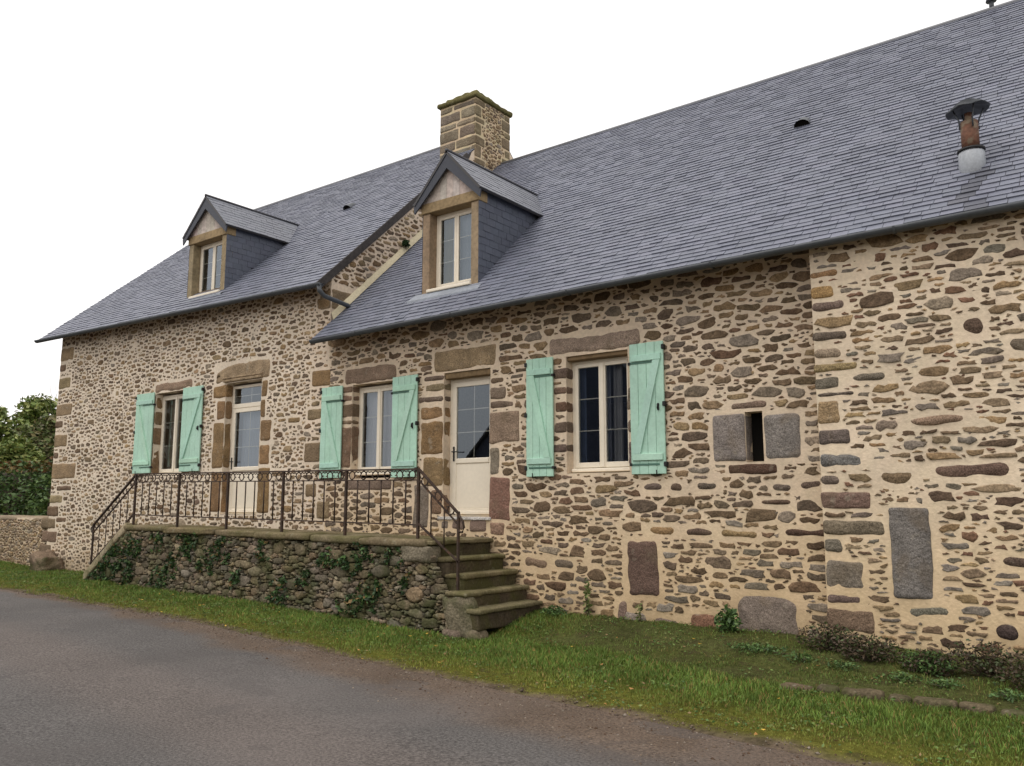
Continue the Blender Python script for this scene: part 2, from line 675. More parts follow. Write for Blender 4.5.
H1 = thing("stone_house", (-16, 0, .1), "taller rubble stone house with slate roof, one dormer and mint shutters, behind the terrace", "house")
op1 = dict(w1=(-16.42, -15.33, 2.2, 3.90), d1=(-13.98, -12.88, 1.43, 3.90))
blocks1 = []          # x0 x1 z0 z1 colour
B = blocks1.append
for (x0, x1, z0, z1) in ((-20.78, -20.16, 4.33, 4.62), (-20.78, -20.02, 3.69, 3.97), (-20.78, -20.13, 2.93, 3.26),
                         (-20.78, -19.63, 2.19, 2.57), (-20.78, -20.12, 5.0, 5.35), (-20.78, -20.15, 1.64, 1.84)):
    B((x0, x1, z0, z1, jit(S(142, 124, 96), .08)))
for (x0, x1, z0, z1) in ((-20.5, -19.76, 1.91, 2.05), (-20.85, -20.3, 1.33, 1.58), (-20.4, -19.9, 1.2, 1.33), (-20.78, -20.45, 4.75, 4.95), (-20.8, -20.4, 3.4, 3.6), (-20.78, -20.5, 2.66, 2.85)):
    B((x0, x1, z0, z1, jit(S(112, 92, 74), .12)))
for (x0, x1, z0, z1) in ((-21.1, -20.4, 1.04, 1.3), (-21.0, -20.3, .74, 1.0), (-21.12, -20.5, .42, .7), (-20.95, -20.3, .1, .38)):
    B((x0, x1, z0, z1, jit(S(120, 102, 84), .12)))
# door with transom light
for (x0, x1, z0, z1) in ((-14.34, -13.97, 2.28, 3.17), (-14.26, -13.97, 3.2, 3.6), (-14.4, -13.97, 3.63, 3.88), (-14.34, -13.97, 1.45, 2.25),
                         (-12.89, -12.53, 2.74, 3.14), (-12.89, -12.74, 3.18, 3.52), (-12.89, -12.7, 3.55, 3.86), (-12.89, -12.56, 2.3, 2.7), (-12.89, -12.53, 1.45, 2.27)):
    B((x0, x1, z0, z1, jit(S(130, 106, 76), .1)))
# window jambs
for (x0, x1, z0, z1) in ((-16.7, -16.41, 2.2, 2.8), (-16.66, -16.41, 2.84, 3.2), (-16.72, -16.41, 3.24, 3.54), (-16.64, -16.41, 3.57, 3.88),
                         (-15.34, -15.05, 2.2, 3.0), (-15.34, -15.1, 3.05, 3.88)):
    B((x0, x1, z0, z1, jit(S(124, 102, 76), .1)))
# corner with the low house
for (x0, x1, z0, z1) in ((-11.5, -10.98, 3.61, 3.92), (-11.58, -11.2, 3.03, 3.26), (-11.62, -11.2, 2.32, 2.66), (-11.25, -10.92, 1.37, 1.67),
                         (-11.57, -11.26, 1.72, 1.98), (-11.42, -11.06, 4.97, 5.2), (-11.12, -10.95, 4.28, 4.62), (-12.5, -12.1, 2.1, 2.22), (-12.1, -11.75, 3.02, 3.14)):
    B((x0, x1, z0, z1, jit(random.choice([S(134, 112, 82), S(122, 104, 82), S(138, 120, 94)]), .1)))

wall = MB()
f1 = front(0)
MCOL_L = S(214, 200, 180)
colL = lambda u, v: jit(mixc(MCOL_L, S(211, 190, 166), sstep(-13, -10, u) * .6), .03, .01)
wall_grid(wall, XL, XG, -.25, lambda u: roofL(u, 0) - .07, list(op1.values()), f1, colL)
rects = list(op1.values()) + [b[:4] for b in blocks1] + [(-16.5, -15.1, 3.9, 4.13), (-14.36, -12.64, 3.9, 4.3)]
for (x0, x1, z0, z1, c) in blocks1:
    wall.rbox((x0, -.014, z0), (x1, .17, z1), c, 2, r=.04, seg=.07, amp=.010, warp=min(.014, .06 * (z1 - z0)))
sizes_L = [(.14, .22, .06, .09, .07), (.09, .15, .045, .07, .5), (.06, .10, .036, .052, .9), (.035, .055, .022, .032, .06)]
for cen, poly in pack(XL + .02, XG - .02, -.2, 5.75, sizes_L, lambda u, v: v < 5.62 - (u - XL) * .0219, rects, .05, cap=1.16):
    c = pick(PAL_L)
    add_stone(wall, cen, poly, f1, random.uniform(.003, .009), c, 1, dome=.1)
# gable to the right, above the low roof
gmap = lambda u, v, d: (XG + d, u, v)
gtop = lambda u: roofL(-11, min(u, 9.4 - u)) - .02
wall_grid(wall, 0, 9.4, 2.5, gtop, [], gmap, colL, step=.13)
wall.rbox((XG - .3, -.01, 4.95), (XG + .012, .75, 5.32), S(134, 116, 92), 2, r=.05)
for cen, poly in pack(.05, 5.0, 4.3, 9.4, [(.1, .17, .05, .08, .12)] + sizes_L[1:3],
                      lambda u, v: (v < roofL(-11, 0) + (u) * .9 - .12) & (v > 4.4 + .941 * (u + .35)), [(0, .8, 4.8, 5.4)], .05, cap=1.15):
    add_stone(wall, cen, poly, gmap, random.uniform(.006, .014), pick(PAL_L), 1)
# left gable, rear wall, floor and ceiling of the shell
wall.add([(XL, 0, -.3), (XL, 9.4, -.3), (XL, 9.4, 5.4), (XL, 4.7, 9.95), (XL, 0, 5.4)], [(0, 4, 3, 2, 1)], MCOL_L, 0)
wall.quad((XL, 9.4, -.3), (XG, 9.4, -.3), (XG, 9.4, 5.4), (XL, 9.4, 5.4), MCOL_L, 0)
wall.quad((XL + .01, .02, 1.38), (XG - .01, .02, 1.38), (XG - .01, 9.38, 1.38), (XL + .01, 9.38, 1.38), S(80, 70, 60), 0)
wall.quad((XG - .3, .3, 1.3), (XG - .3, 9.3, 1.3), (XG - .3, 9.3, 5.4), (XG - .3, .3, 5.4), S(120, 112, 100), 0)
wall.build("wall", [M_MORTAR, M_STONE, M_GRANITE], H1)


def slates(mb, P00, P10, P01, P11, expo, width, colf, skip=None, thick=.017, mat=0, ragged=.05):
    P00, P10, P01, P11 = map(np.array, (P00, P10, P01, P11))
    n = np.cross(P10 - P00, P01 - P00)
    n = n / np.linalg.norm(n)
    L = np.linalg.norm(P01 - P00)
    Wd = np.linalg.norm(P10 - P00)
    rows = max(1, int(round(L / expo)))
    pt = lambda u, v: (P00 * (1 - u) + P10 * u) * (1 - v) + (P01 * (1 - u) + P11 * u) * v
    k = width / Wd
    for i in range(rows):
        v0 = i / rows
        v1 = min(1, (i + 1.25) / rows)
        u = -k * (.5 if i % 2 else 0) - k * random.uniform(0, .15)
        while u < 1:
            w = k * random.uniform(.86, 1.14)
            a, b = max(0, u + .0025 / Wd), min(1, u + w - .0025 / Wd)
            u += w
            if b - a < k * .12:
                continue
            pc = pt((a + b) / 2, v0 + .5 / rows)
            if skip and skip(pc):
                continue
            dv = random.uniform(-ragged, ragged) / rows
            t = thick * random.uniform(.75, 1.35)
            tl = random.uniform(-.001, .001)
            A, Bq, Cq, D = pt(a, v0 + dv), pt(b, v0 + dv), pt(b, v1), pt(a, v1)
            vs = [A + n * (t + tl), Bq + n * (t - tl), Cq + n * (.003 - tl * .3), D + n * (.003 + tl * .3), A - n * .002, Bq - n * .002]
            mb.add([tuple(x) for x in vs], [(0, 1, 2, 3), (4, 5, 1, 0), (4, 0, 3), (5, 2, 1)], colf(pc), mat)


def slab(mb, P00, P10, P01, P11, thick, col, hole=None, mat=1, nu=40, nv=14):
    P00, P10, P01, P11 = map(np.array, (P00, P10, P01, P11))
    n = np.cross(P10 - P00, P01 - P00)
    n = n / np.linalg.norm(n)
    pt = lambda u, v: (P00 * (1 - u) + P10 * u) * (1 - v) + (P01 * (1 - u) + P11 * u) * v
    for off, flip in ((-.004, 0), (-thick, 1)):
        for i in range(nu):
            for j in range(nv):
                c = pt((i + .5) / nu, (j + .5) / nv)
                if hole and hole(c):
                    continue
                q = [tuple(pt(a, b) + n * off) for (a, b) in ((i / nu, j / nv), ((i + 1) / nu, j / nv), ((i + 1) / nu, (j + 1) / nv), (i / nu, (j + 1) / nv))]
                mb.add(q[::-1] if flip else q, [(0, 1, 2, 3)], col, mat)
    for (p, q) in ((P00, P10), (P10, P11), (P11, P01), (P01, P00)):
        mb.add([tuple(p + n * .004), tuple(q + n * .004), tuple(q - n * thick), tuple(p - n * thick)], [(0, 1, 2, 3)], S(62, 60, 60), mat)


SL = [S(102, 106, 119), S(105, 109, 122), S(100, 104, 116), S(107, 110, 123), S(98, 102, 114)]
def slcol(p):
    c = jit(random.choice(SL), .02, .006)
    d = abs(p[0] + 1.2 - .05 * math.sin(p[1] * 9))          # soot washed down from the stove pipe
    if p[1] < .3 and d < .16:
        c = mixc(c, S(62, 62, 66), .6 * sstep(.16, .05, d))
    return c
DUNDER = S(92, 78, 62)

# dormer placement: x0 x1 front y, base z, eave z, ridge z
DL = (-15.66, -14.36, .1, 5.84, 7.15, 7.9)
DR = (-9.10, -7.93, .2, 4.99, 6.45, 7.2)
def hole_of(d):
    return lambda p: d[0] + .06 < p[0] < d[1] - .06 and d[2] + .12 < p[1] < d[2] + 1.6

roof = MB()
ax0, ax1 = -21.17, -11.05
q = [(ax0, -.35, eaveL(ax0)), (ax1, -.35, eaveL(ax1)), (ax0, 4.7, 10.0), (ax1, 4.7, 10.0)]
slab(roof, *q, .07, DUNDER, hole_of(DL))
slates(roof, *q, .12, .22, slcol, hole_of(DL))
slab(roof, (ax1, 9.75, 5.4), (ax0, 9.75, 5.4), (ax1, 4.7, 10.0), (ax0, 4.7, 10.0), .07, S(100, 104, 112))
roof.tube([(ax0, 4.7, 10.0), (-15, 4.7, 9.985), (ax1, 4.7, 10.0)], .05, S(112, 114, 118), 0, 8)
# slate-hung verge on the right gable
roof.bar((ax1 + .02, -.33, eaveL(ax1) - .055), (ax1 + .02, 3.62, 8.99), .13, .03, S(66, 62, 60), 1)
roofL_o = roof.build("roof", [M_SLATE, M_TIMBER], H1)


def gutter(parent, pts, r=.062):
    g = MB()
    n = 9
    vs, fs = [], []
    for p in pts:
        for rr in (r, r - .008):
            for k in range(n):
                a = math.pi * k / (n - 1)
                vs.append((p[0], p[1] + rr * math.cos(a), p[2] - rr * math.sin(a)))
    for i in range(len(pts) - 1):
        for h in (0, 1):
            for k in range(n - 1):
                a, b = (i * 2 + h) * n + k, ((i + 1) * 2 + h) * n + k
                fs.append([a, a + 1, b + 1, b])
        for k in (0, n - 1):
            fs.append([i * 2 * n + k, (i * 2 + 1) * n + k, (i * 2 + 3) * n + k, (i * 2 + 2) * n + k])
    for e in (0, len(pts) - 1):
        fs.append([e * 2 * n + k for k in range(n)])
    g.add(vs, fs, S(74, 78, 82), 0, True)
    # soldered joints
    L = pts[-1][0] - pts[0][0]
    x = pts[0][0] + 1.1
    while x < pts[-1][0]:
        t = (x - pts[0][0]) / L
        y, z = lerp(pts[0][1], pts[-1][1], t), lerp(pts[0][2], pts[-1][2], t)
        ring = [(x, y + (r + .005) * math.cos(math.pi * k / 8), z - (r + .005) * math.sin(math.pi * k / 8)) for k in range(9)]
        ring2 = [(p[0] + .025, p[1], p[2]) for p in ring]
        g.add(ring + ring2, [(k, k + 1, k + 10, k + 9) for k in range(8)], S(92, 96, 100), 0, True)
        x += 2.0
    return g.build("gutter", M_ZINC, parent)


gutter(H1, [(-21.19, -.40, eaveL(-21.2) - .03), (-16, -.40, eaveL(-16) - .03), (-10.86, -.40, eaveL(-10.86) - .03)])
dp = MB()
dp.tube([(-10.9, -.4, 5.26), (-10.88, -.4, 5.17), (-10.88, -.3, 5.10), (-10.9, .0, 5.07), (-10.93, .28, 5.05), (-10.95, .38, 5.0), (-10.96, .43, 4.92), (-10.96, .44, 4.86)],
        [.045, .042, .04, .04, .04, .042, .045, .05], S(84, 90, 96), 0, 10)
dp.build("downpipe", M_ZINC, H1)


# ---------- openings
def pane(parent, x0, x1, z0, z1, y, bars_h=(), bars_v=()):
    p = MB()
    p.quad((x0, y, z0), (x1, y, z0), (x1, y, z1), (x0, y, z1), (1, 1, 1), 0)
    for t in bars_h:
        z = lerp(z0, z1, t)
        p.cbox(x0, x1, y + .006, y + .014, z - .007, z + .007, CREAM, 1, .002)
    for t in bars_v:
        x = lerp(x0, x1, t)
        p.cbox(x - .007, x + .007, y + .0145, y + .022, z0, z1, CREAM, 1, .002)
    return p.build("pane", [M_GLASS, M_CREAM], parent)


def ring(mb, x0, x1, z0, z1, y0, y1, w, wb=None):
    """four rails of a frame, butted"""
    wb = wb or w
    mb.cbox(x0, x0 + w, y0, y1, z0, z1, CREAM)
    mb.cbox(x1 - w, x1, y0, y1, z0, z1, CREAM)
    mb.cbox(x0 + w, x1 - w, y0, y1, z1 - w, z1, CREAM)
    mb.cbox(x0 + w, x1 - w, y0, y1, z0, z0 + wb, CREAM)


def curtain(parent, x0, x1, z0, z1, y, col, folds=9, amp=.02):
    c = MB()
    n = max(12, folds * 6)
    vs, fs = [], []
    for i in range(n + 1):
        t = i / n
        yy = y + amp * math.sin(t * folds * 2 * math.pi) + amp * .5 * math.sin(t * folds * 4.4 + 1)
        x = lerp(x0, x1, t)
        vs += [(x, yy, z0), (x, yy + .01, z1)]
    for i in range(n):
        fs.append((2 * i, 2 * i + 2, 2 * i + 3, 2 * i + 1))
    c.add(vs, fs, col, 0, True)
    return c.build("curtain", M_CURT, parent)


def window(parent, x0, x1, z0, z1, y, bars=(1 / 3, 2 / 3), sill=True, label=None):
    fr = MB()
    ring(fr, x0, x1, z0, z1, y, y + .07, .045, .06)
    w = fr.build("window", M_CREAM, parent)
    if label: w['label'] = label
    xm = (x0 + x1) / 2
    for (a, b) in ((x0 + .047, xm - .001), (xm + .001, x1 - .047)):
        s = MB()
        ring(s, a, b, z0 + .062, z1 - .047, y - .012, y + .05, .05, .07)
        s.build("sash", M_CREAM, w)
        pane(w, a + .048, b - .048, z0 + .128, z1 - .095, y + .012, bars)
    m = MB()
    m.cbox(xm - .03, xm + .03, y - .024, y - .0125, z0 + .066, z1 - .05, CREAM)
    m.build("meeting_stile", M_CREAM, w)
    if sill:
        sl = MB()
        sl.cbox(x0 + .01, x1 - .01, y - .07, y - .002, z0 + .002, z0 + .05, CREAM, 0, .01)
        sl.build("sill", M_CREAM, w)
    return w


def lintel(parent, x0, x1, z0, z1, col, carve=False, y=-.016, shear=None):
    l = MB()
    col = tuple(c * 1.14 for c in col)
    l.rbox((x0, y, z0), (x1, y + .22, z1), col, 0, r=.05, seg=.06, amp=.014, shear=shear)
    if carve:
        l.rbox((x0 + .3, y - .03, z0 + .02), (x1 - .22, y + .05, z0 + .07), mixc(col, (0, 0, 0), .1), 0, r=.012, amp=.003)
        l.rbox((x0 + .26, y - .018, z0 + .085), (x1 - .2, y + .05, z0 + .12), col, 0, r=.012, amp=.003)
    return l.build("lintel", M_GRANITE, parent)


def shutter(parent, x0, x1, z0, z1, inner, latch=False):
    """inner: +1 when the window is to the right"""
    y = -.052
    c = S(168, 204, 184)
    b = MB()
    n = 4
    w = (x1 - x0) / n
    for i in range(n):
        b.cbox(x0 + i * w + .0015, x0 + (i + 1) * w - .0015, y, y + .028, z0 + random.uniform(0, .006), z1 + random.uniform(-.006, 0), jit(c, .03, .01), 0, .005)
    b.cbox(x0 + .012, x1 - .012, y + .026, y + .032, z0 + .02, z1 - .02, c, 0)
    # ledges and brace, proud of the boards
    zt, zb = z1 - .24, z0 + .17
    b.cbox(x0 + .03, x1 - .03, y - .024, y - .0005, zt, zt + .085, jit(c, .02), 0, .006)
    b.cbox(x0 + .03, x1 - .03, y - .024, y - .0005, zb, zb + .085, jit(c, .02), 0, .006)
    xo, xi = (x0 + .09, x1 - .09) if inner > 0 else (x1 - .09, x0 + .09)
    h = .05
    b.prism([(xo - h, zt - .002), (xo + h, zt - .002), (xi + h, zb + .087), (xi - h, zb + .087)], y - .023, y - .0006, jit(c, .02), 0)
    o = b.build("shutter", M_SHUT, parent)
    xh = x1 if inner > 0 else x0          # hinge edge next to the window
    for z in (zt + .0, zb - .03):
        s = MB()
        L = .40
        a, e = (xh - L, xh + .02) if inner > 0 else (xh - .02, xh + L)
        s.cbox(a, e, y - .008, y - .0015, z - .03, z - .006, S(86, 122, 106), 1, .002)  # dark strap, also painted in as the shadow line under the ledge
        s.cbox(xh - .02, xh + .02, y - .012, y + .05, z - .035, z, S(40, 40, 40), 0, .004)
        s.build("hinge", [M_BLACK, M_SHUTD], o)
    xo2 = x0 if inner > 0 else x1
    for z in (z0 + (z1 - z0) * .52, z1 - .08, z0 + .12):
        s = MB()
        s.cbox(xo2 - .02, xo2 + .018, y - .02, y + .04, z - .03, z + .03, S(40, 40, 40), 0, .006)
        s.build("hook", M_BLACK, o)
    s = MB()
    xm = lerp(x0, x1, .78 if inner < 0 else .3)
    s.tube([(xm, y + .03, z0 - .015), (xm, y - .04, z0 - .012), (xm, y - .045, z0 + .05)], .008, S(30, 30, 30), 0, 6)
    s.build("shutter_stop", M_BLACK, o)
    if latch:
        s = MB()
        xl = x1 - .08 if inner < 0 else x0 + .08
        zl = lerp(z0, z1, .5)
        s.cbox(xl - .012, xl + .012, y - .02, y - .0015, zl - .045, zl + .045, S(30, 30, 30), 0, .004)
        s.tube([(xl, y - .03, zl + .03), (xl, y - .034, zl - .03)], .009, S(30, 30, 30), 0, 6)
        s.build("latch", M_BLACK, o)
    return o


w = window(H1, -16.42, -15.33, 2.2, 3.86, .15)
curtain(w, -16.4, -15.35, 2.25, 3.82, .30, S(176, 158, 138), 10)
lintel(H1, -16.5, -15.1, 3.9, 4.12, S(134, 114, 96))
shutter(H1, -17.10, -16.42, 2.25, 3.93, 1)
shutter(H1, -15.36, -14.68, 2.25, 3.93, -1, True)


def door(parent, x0, x1, z0, z1, y, zg, transom=None, label=None):
    f = MB()
    ring(f, x0, x1, z0, z1, y, y + .08, .055, .03)
    if transom:
        f.cbox(x0 + .055, x1 - .055, y - .015, y + .08, transom, transom + .09, CREAM, 0, .012)
    d = f.build("door", M_CREAM, parent)
    if label: d['label'] = label
    zt = transom if transom else z1 - .055
    lf = MB()
    a, b = x0 + .057, x1 - .057
    ring(lf, a, b, z0 + .032, zt - .002, y - .012, y + .045, .075, .09)
    lf.cbox(a + .075, b - .075, y - .006, y + .04, z0 + .122, zg - .1, CREAM, 0, .006)
    lf.cbox(a + .075, b - .075, y - .02, y + .045, zg - .1, zg - .02, CREAM, 0, .012)
    lf.cbox(a, b, y - .035, y - .0125, z0 + .035, z0 + .085, CREAM, 0, .012)
    lf.build("door_leaf", M_CREAM, d)
    pane(d, a + .073, b - .073, zg - .02, zt - .078, y + .012, (.36, .68), (.5,))
    if transom:
        pane(d, x0 + .055, x1 - .055, transom + .09, z1 - .055, y + .02, (.5,), (.5,))
    h = MB()
    xh = a + .035
    h.cbox(xh - .016, xh + .016, y - .022, y - .0125, zg - .06, zg + .16, S(40, 38, 36), 0, .004)
    h.tube([(xh, y - .02, zg + .08), (xh, y - .065, zg + .08), (xh + .11, y - .068, zg + .078)], .010, S(40, 38, 36), 0, 6)
    h.build("handle", M_BLACK, d)
    return d


d = door(H1, -13.98, -12.88, 1.43, 3.86, .15, 2.33, 3.42)
curtain(d, -13.9, -12.95, 2.3, 3.36, .34, S(170, 172, 178), 12, .012)
lintel(H1, -14.34, -12.64, 3.9, 4.28, S(140, 122, 98), True,
       shear=lambda p: (p[0], p[1], p[2] - max(0, (-13.95 - p[0])) * .35 * (1 if p[2] > 4.1 else 0)))


def dormer(parent, d, ridge_y, cross_roof, left_dark=False, label=None, cur=None):
    x0, x1, yf, zb, ze, zr = d
    xc = (x0 + x1) / 2
    oak = S(146, 126, 94)
    t = MB()
    pw = .15
    gry = mixc(oak, S(128, 118, 104), .35)
    t.cbox(x0, x0 + pw, yf, yf + .25, zb - .25, ze - .17, jit(gry, .05), 0, .008)
    t.cbox(x1 - pw, x1, yf, yf + .25, zb - .25, ze - .17, jit(gry, .05), 0, .008)
    t.cbox(x0 - .02, x1 + .02, yf - .025, yf + .2, ze - .17, ze, oak, 0, .008)
    o = t.build("dormer", M_TIMBER, parent)
    if label: o['label'] = label
    # boarded gable
    g = MB()
    n = 9
    w = (x1 - x0 + .06) / n
    sl = (zr - ze) / ((x1 - x0) / 2 + .1)
    top = lambda x: zr - .05 - abs(x - xc) * sl
    for i in range(n):
        a, b = x0 - .03 + i * w + .002, x0 - .03 + (i + 1) * w - .002
        pts = [(a, ze + .002), (b, ze + .002), (b, max(ze + .01, top(b)))]
        if a < xc < b:
            pts.append((xc, top(xc)))
        pts.append((a, max(ze + .01, top(a))))
        g.prism(pts, yf - .012, yf + .02, jit(S(180, 169, 160), .09), 0)
    g.build("gable_board", M_TIMBER, o)
    # slate-hung cheeks
    rb = lambda z: ridge_y(z)
    for sx, xx in ((-1, x0), (1, x1)):
        c = MB()
        x = xx - sx * .02
        c.add([(x, yf + .02, zb - .3), (x, yf + .02, ze + .1), (x, rb(ze) + .3, ze + .1), (x, rb(zb) + .1, zb - .3)],
              [(0, 1, 2, 3)], S(60, 62, 70), 0)
        xs = xx
        ctop = ze + .06
        p = ((xs, yf + .0, zb - .2), (xs, rb(ze) + .25, zb - .2), (xs, yf + .0, ctop), (xs, rb(ze) + .25, ctop))
        if sx < 0:
            p = (p[1], p[0], p[3], p[2])
        slates(c, *p, .115, .2, lambda q: jit(S(80, 85, 97), .08, .015), lambda q: q[1] > rb(q[2]) + .12, .009)
        c.build("cheek", M_SLATE, o)
    # roof of the dormer with slate-hung bargeboards
    r = MB()
    ov, oy = .12, .11
    zl = ze - ov * .3
    y0 = yf - oy
    for sx in (-1, 1):
        xe = xc + sx * ((x1 - x0) / 2 + ov)
        zE = ze - .01
        A, Bq = (xe, y0, zE), (xc, y0, zr)
        C_, D_ = (xe, rb(zE) + .04, zE), (xc, rb(zr) + .02, zr)
        p = (A, C_, Bq, D_) if sx > 0 else (C_, A, D_, Bq)
        slab(r, *p, .035, S(70, 70, 74), mat=0, nu=1, nv=1)
        slates(r, *p, .115, .2, lambda q: jit(S(106, 109, 117), .06, .012), None, .009)
        # barge
        dx, dz = xc - xe, zr - zE
        L = math.hypot(dx, dz)
        nx, nz_ = dz / L * sx, abs(dx) / L
        hgt = .17
        poly = [(xe, zE - .035), (xc, zr - .035), (xc, zr - .035 - hgt * L / abs(dx)), (xe - 0 * sx, zE - .035 - .02), ]
        poly[3] = (xe - sx * .02, zE - .035 - hgt * .72)
        r.prism(poly, y0 + .012, y0 + .035, S(50, 54, 64), 0)
    r.tube([(xc, y0 - .005, zr + .012), (xc, rb(zr) + .02, zr + .012)], .028, S(60, 60, 64), 0, 8)
    r.build("roof", M_SLATE, o)
    # window inside
    a, b = x0 + pw + .002, x1 - pw - .002
    ya = yf + .17
    fr = MB()
    ring(fr, a, b, zb, ze - .172, ya, ya + .06, .05, .06)
    fr.build("window_frame", M_CREAM, o)
    xm = (a + b) / 2
    for (p, q) in ((a + .052, xm - .001), (xm + .001, b - .052)):
        s = MB()
        ring(s, p, q, zb + .062, ze - .224, ya - .01, ya + .04, .045, .06)
        s.build("sash", M_CREAM, o)
        pane(o, p + .043, q - .043, zb + .12, ze - .267, ya + .01, (1 / 3, 2 / 3))
    s = MB()
    s.cbox(a - .02, b + .02, yf - .05, ya - .012, zb - .04, zb + .012, S(206, 198, 182), 0, .01)
    s.build("sill", M_CREAM, o)
    fl = MB()
    fl.add([(x0 - .12, yf - .02, zb - .04), (x1 + .1, yf - .02, zb - .04), (x1 + .13, yf - .16, cross_roof(yf - .16) + .035), (x0 - .16, yf - .16, cross_roof(yf - .16) + .035)],
           [(0, 3, 2, 1)], S(140, 146, 154), 0)
    fl.add([(x0 - .16, yf - .16, cross_roof(yf - .16) + .035), (x1 + .13, yf - .16, cross_roof(yf - .16) + .035), (x1 + .13, yf - .165, cross_roof(yf - .16)), (x0 - .16, yf - .165, cross_roof(yf - .16))],
           [(0, 3, 2, 1)], S(140, 146, 154), 0)
    fl.build("flashing", M_ZINCL, o)
    for (p, q, cc) in cur:
        curtain(o, lerp(a, b, p), lerp(a, b, q), zb + .05, ze - .2, ya + .10, cc, max(3, int(8 * (q - p))), .014)
    bk = MB()      # the dark attic behind the window
    bk.quad((x0 + .08, yf + .75, zb - .1), (x1 - .08, yf + .75, zb - .1), (x1 - .08, yf + .75, ze + .2), (x0 + .08, yf + .75, ze + .2), S(90, 84, 76), 0)
    bk.build("attic_partition", M_PLASTER, o)
    return o


dormer(H1, DL, lambda z: (z - 5.44) / .903 - .35, lambda y: roofL(-15, y), cur=[(.02, .98, S(104, 92, 84))],
       label="dormer of the taller house with a brown curtained window")

# ---------- chimney
ch = MB()
cx0, cx1, cy0, cy1 = -12.05, -11.03, 3.87, 5.1
MC = lambda u, v: jit(S(198, 180, 150), .04)
chf = front(cy0)
chr_ = lambda u, v, d: (cx1 + d, u, v)
wall_grid(ch, cx0, cx1, 8.9, 10.42, [], chf, MC)
wall_grid(ch, cy0, cy1, 8.6, 10.42, [], chr_, MC)
ch.quad((cx0, cy1, 8.9), (cx0, cy0, 8.9), (cx0, cy0, 10.42), (cx0, cy1, 10.42), S(190, 172, 144))
ch.quad((cx1, cy1, 8.9), (cx0, cy1, 8.9), (cx0, cy1, 10.42), (cx1, cy1, 10.42), S(190, 172, 144))
z = 8.7
i = 0
cblk = []
while z < 10.38:
    h = random.uniform(.15, .33)
    z1 = min(10.42, z + h)
    if z1 > 9.1:
        s = random.uniform(.32, .6)
        for (a, b) in ((cx0, cx0 + s), (cx0 + s + .03, cx1 - .004)):
            ch.rbox((a - .004, cy0 - .014, z), (b, cy0 + .1, z1 - .03), jit(random.choice([S(130, 119, 102), S(118, 108, 94), S(142, 131, 112), S(110, 102, 92)]), .12), 2, r=.025, seg=.09)
    w = .32 if i % 2 else .2
    ch.rbox((cx1 - .12, cy0 - .008, z), (cx1 + .014, cy0 + w, z1 - .02), jit(S(122, 110, 88), .1), 2, r=.025, seg=.09)
    cblk.append((cy0, cy0 + w, z, z1))
    w = .2 if i % 2 else .3
    ch.rbox((cx1 - .12, cy1 - w, z), (cx1 + .014, cy1 + .008, z1 - .02), jit(S(122, 110, 88), .1), 2, r=.025, seg=.09)
    cblk.append((cy1 - w, cy1, z, z1))
    z = z1
    i += 1
for cen, poly in pack(cy0, cy1, 8.7, 10.4, [(.06, .1, .04, .06, .5), (.035, .06, .025, .04, .9)], lambda u, v: (v > 8.7) & (u > 0), cblk, .03):
    add_stone(ch, cen, poly, chr_, .01, pick(PAL_L), 1)
cho = ch.build("chimney", [M_MORTAR, M_STONE, M_GRANITE], H1)
cap = MB()
cap.rbox((cx0 - .06, cy0 - .07, 10.42), (cx1 + .06, cy1 + .07, 10.53), S(104, 98, 66), 0, r=.03, amp=.02)
cap.rbox((cx0 + .08, cy0 + .06, 10.52), (cx1 - .05, cy1 - .45, 10.66), S(108, 104, 70), 0, r=.05, amp=.03)
cap.build("cap", M_STEP, cho)


def roof_vent(parent, p, slope):
    v = MB()
    su = Vector((0, 1, slope)).normalized()
    n = Vector((0, -slope, 1)).normalized()
    p = Vector(p)
    K = 10
    vs = []
    for (s, r) in ((0, .12), (.16, .09), (.34, .0)):
        for k in range(K + 1):
            a = math.pi * k / K
            vs.append(tuple(p + su * s + Vector((1, 0, 0)) * math.cos(a) * max(r, .004) + n * math.sin(a) * r * .85 + n * .012))
    fs = [(r * (K + 1) + k, r * (K + 1) + k + 1, (r + 1) * (K + 1) + k + 1, (r + 1) * (K + 1) + k) for r in (0, 1) for k in range(K)]
    v.add(vs, fs, S(70, 72, 80), 0, True)
    vs = [tuple(p + su * .03 + Vector((1, 0, 0)) * math.cos(math.pi * k / K) * .108 + n * math.sin(math.pi * k / K) * .09 + n * .012) for k in range(K + 1)]
    v.add(vs, [list(range(K + 1))], (.01, .01, .01), 1)
    return v.build("roof_vent", [M_ZINC, M_DARK], parent)


roof_vent(H1, (-13.53, 2.52, 8.0), .903)

# ================================================================== THE LOW HOUSE (right)
XR = 5.5
def eaveR(x): return ip(x, [(-10.9, 4.35), (-.7, 4.48), (6, 4.55)])
def ridR(x): return ip(x, [(-10.9, 9.13), (6, 9.32)])
def roofR(x, y): return lerp(eaveR(x), ridR(x), (y + .4) / 5.1)

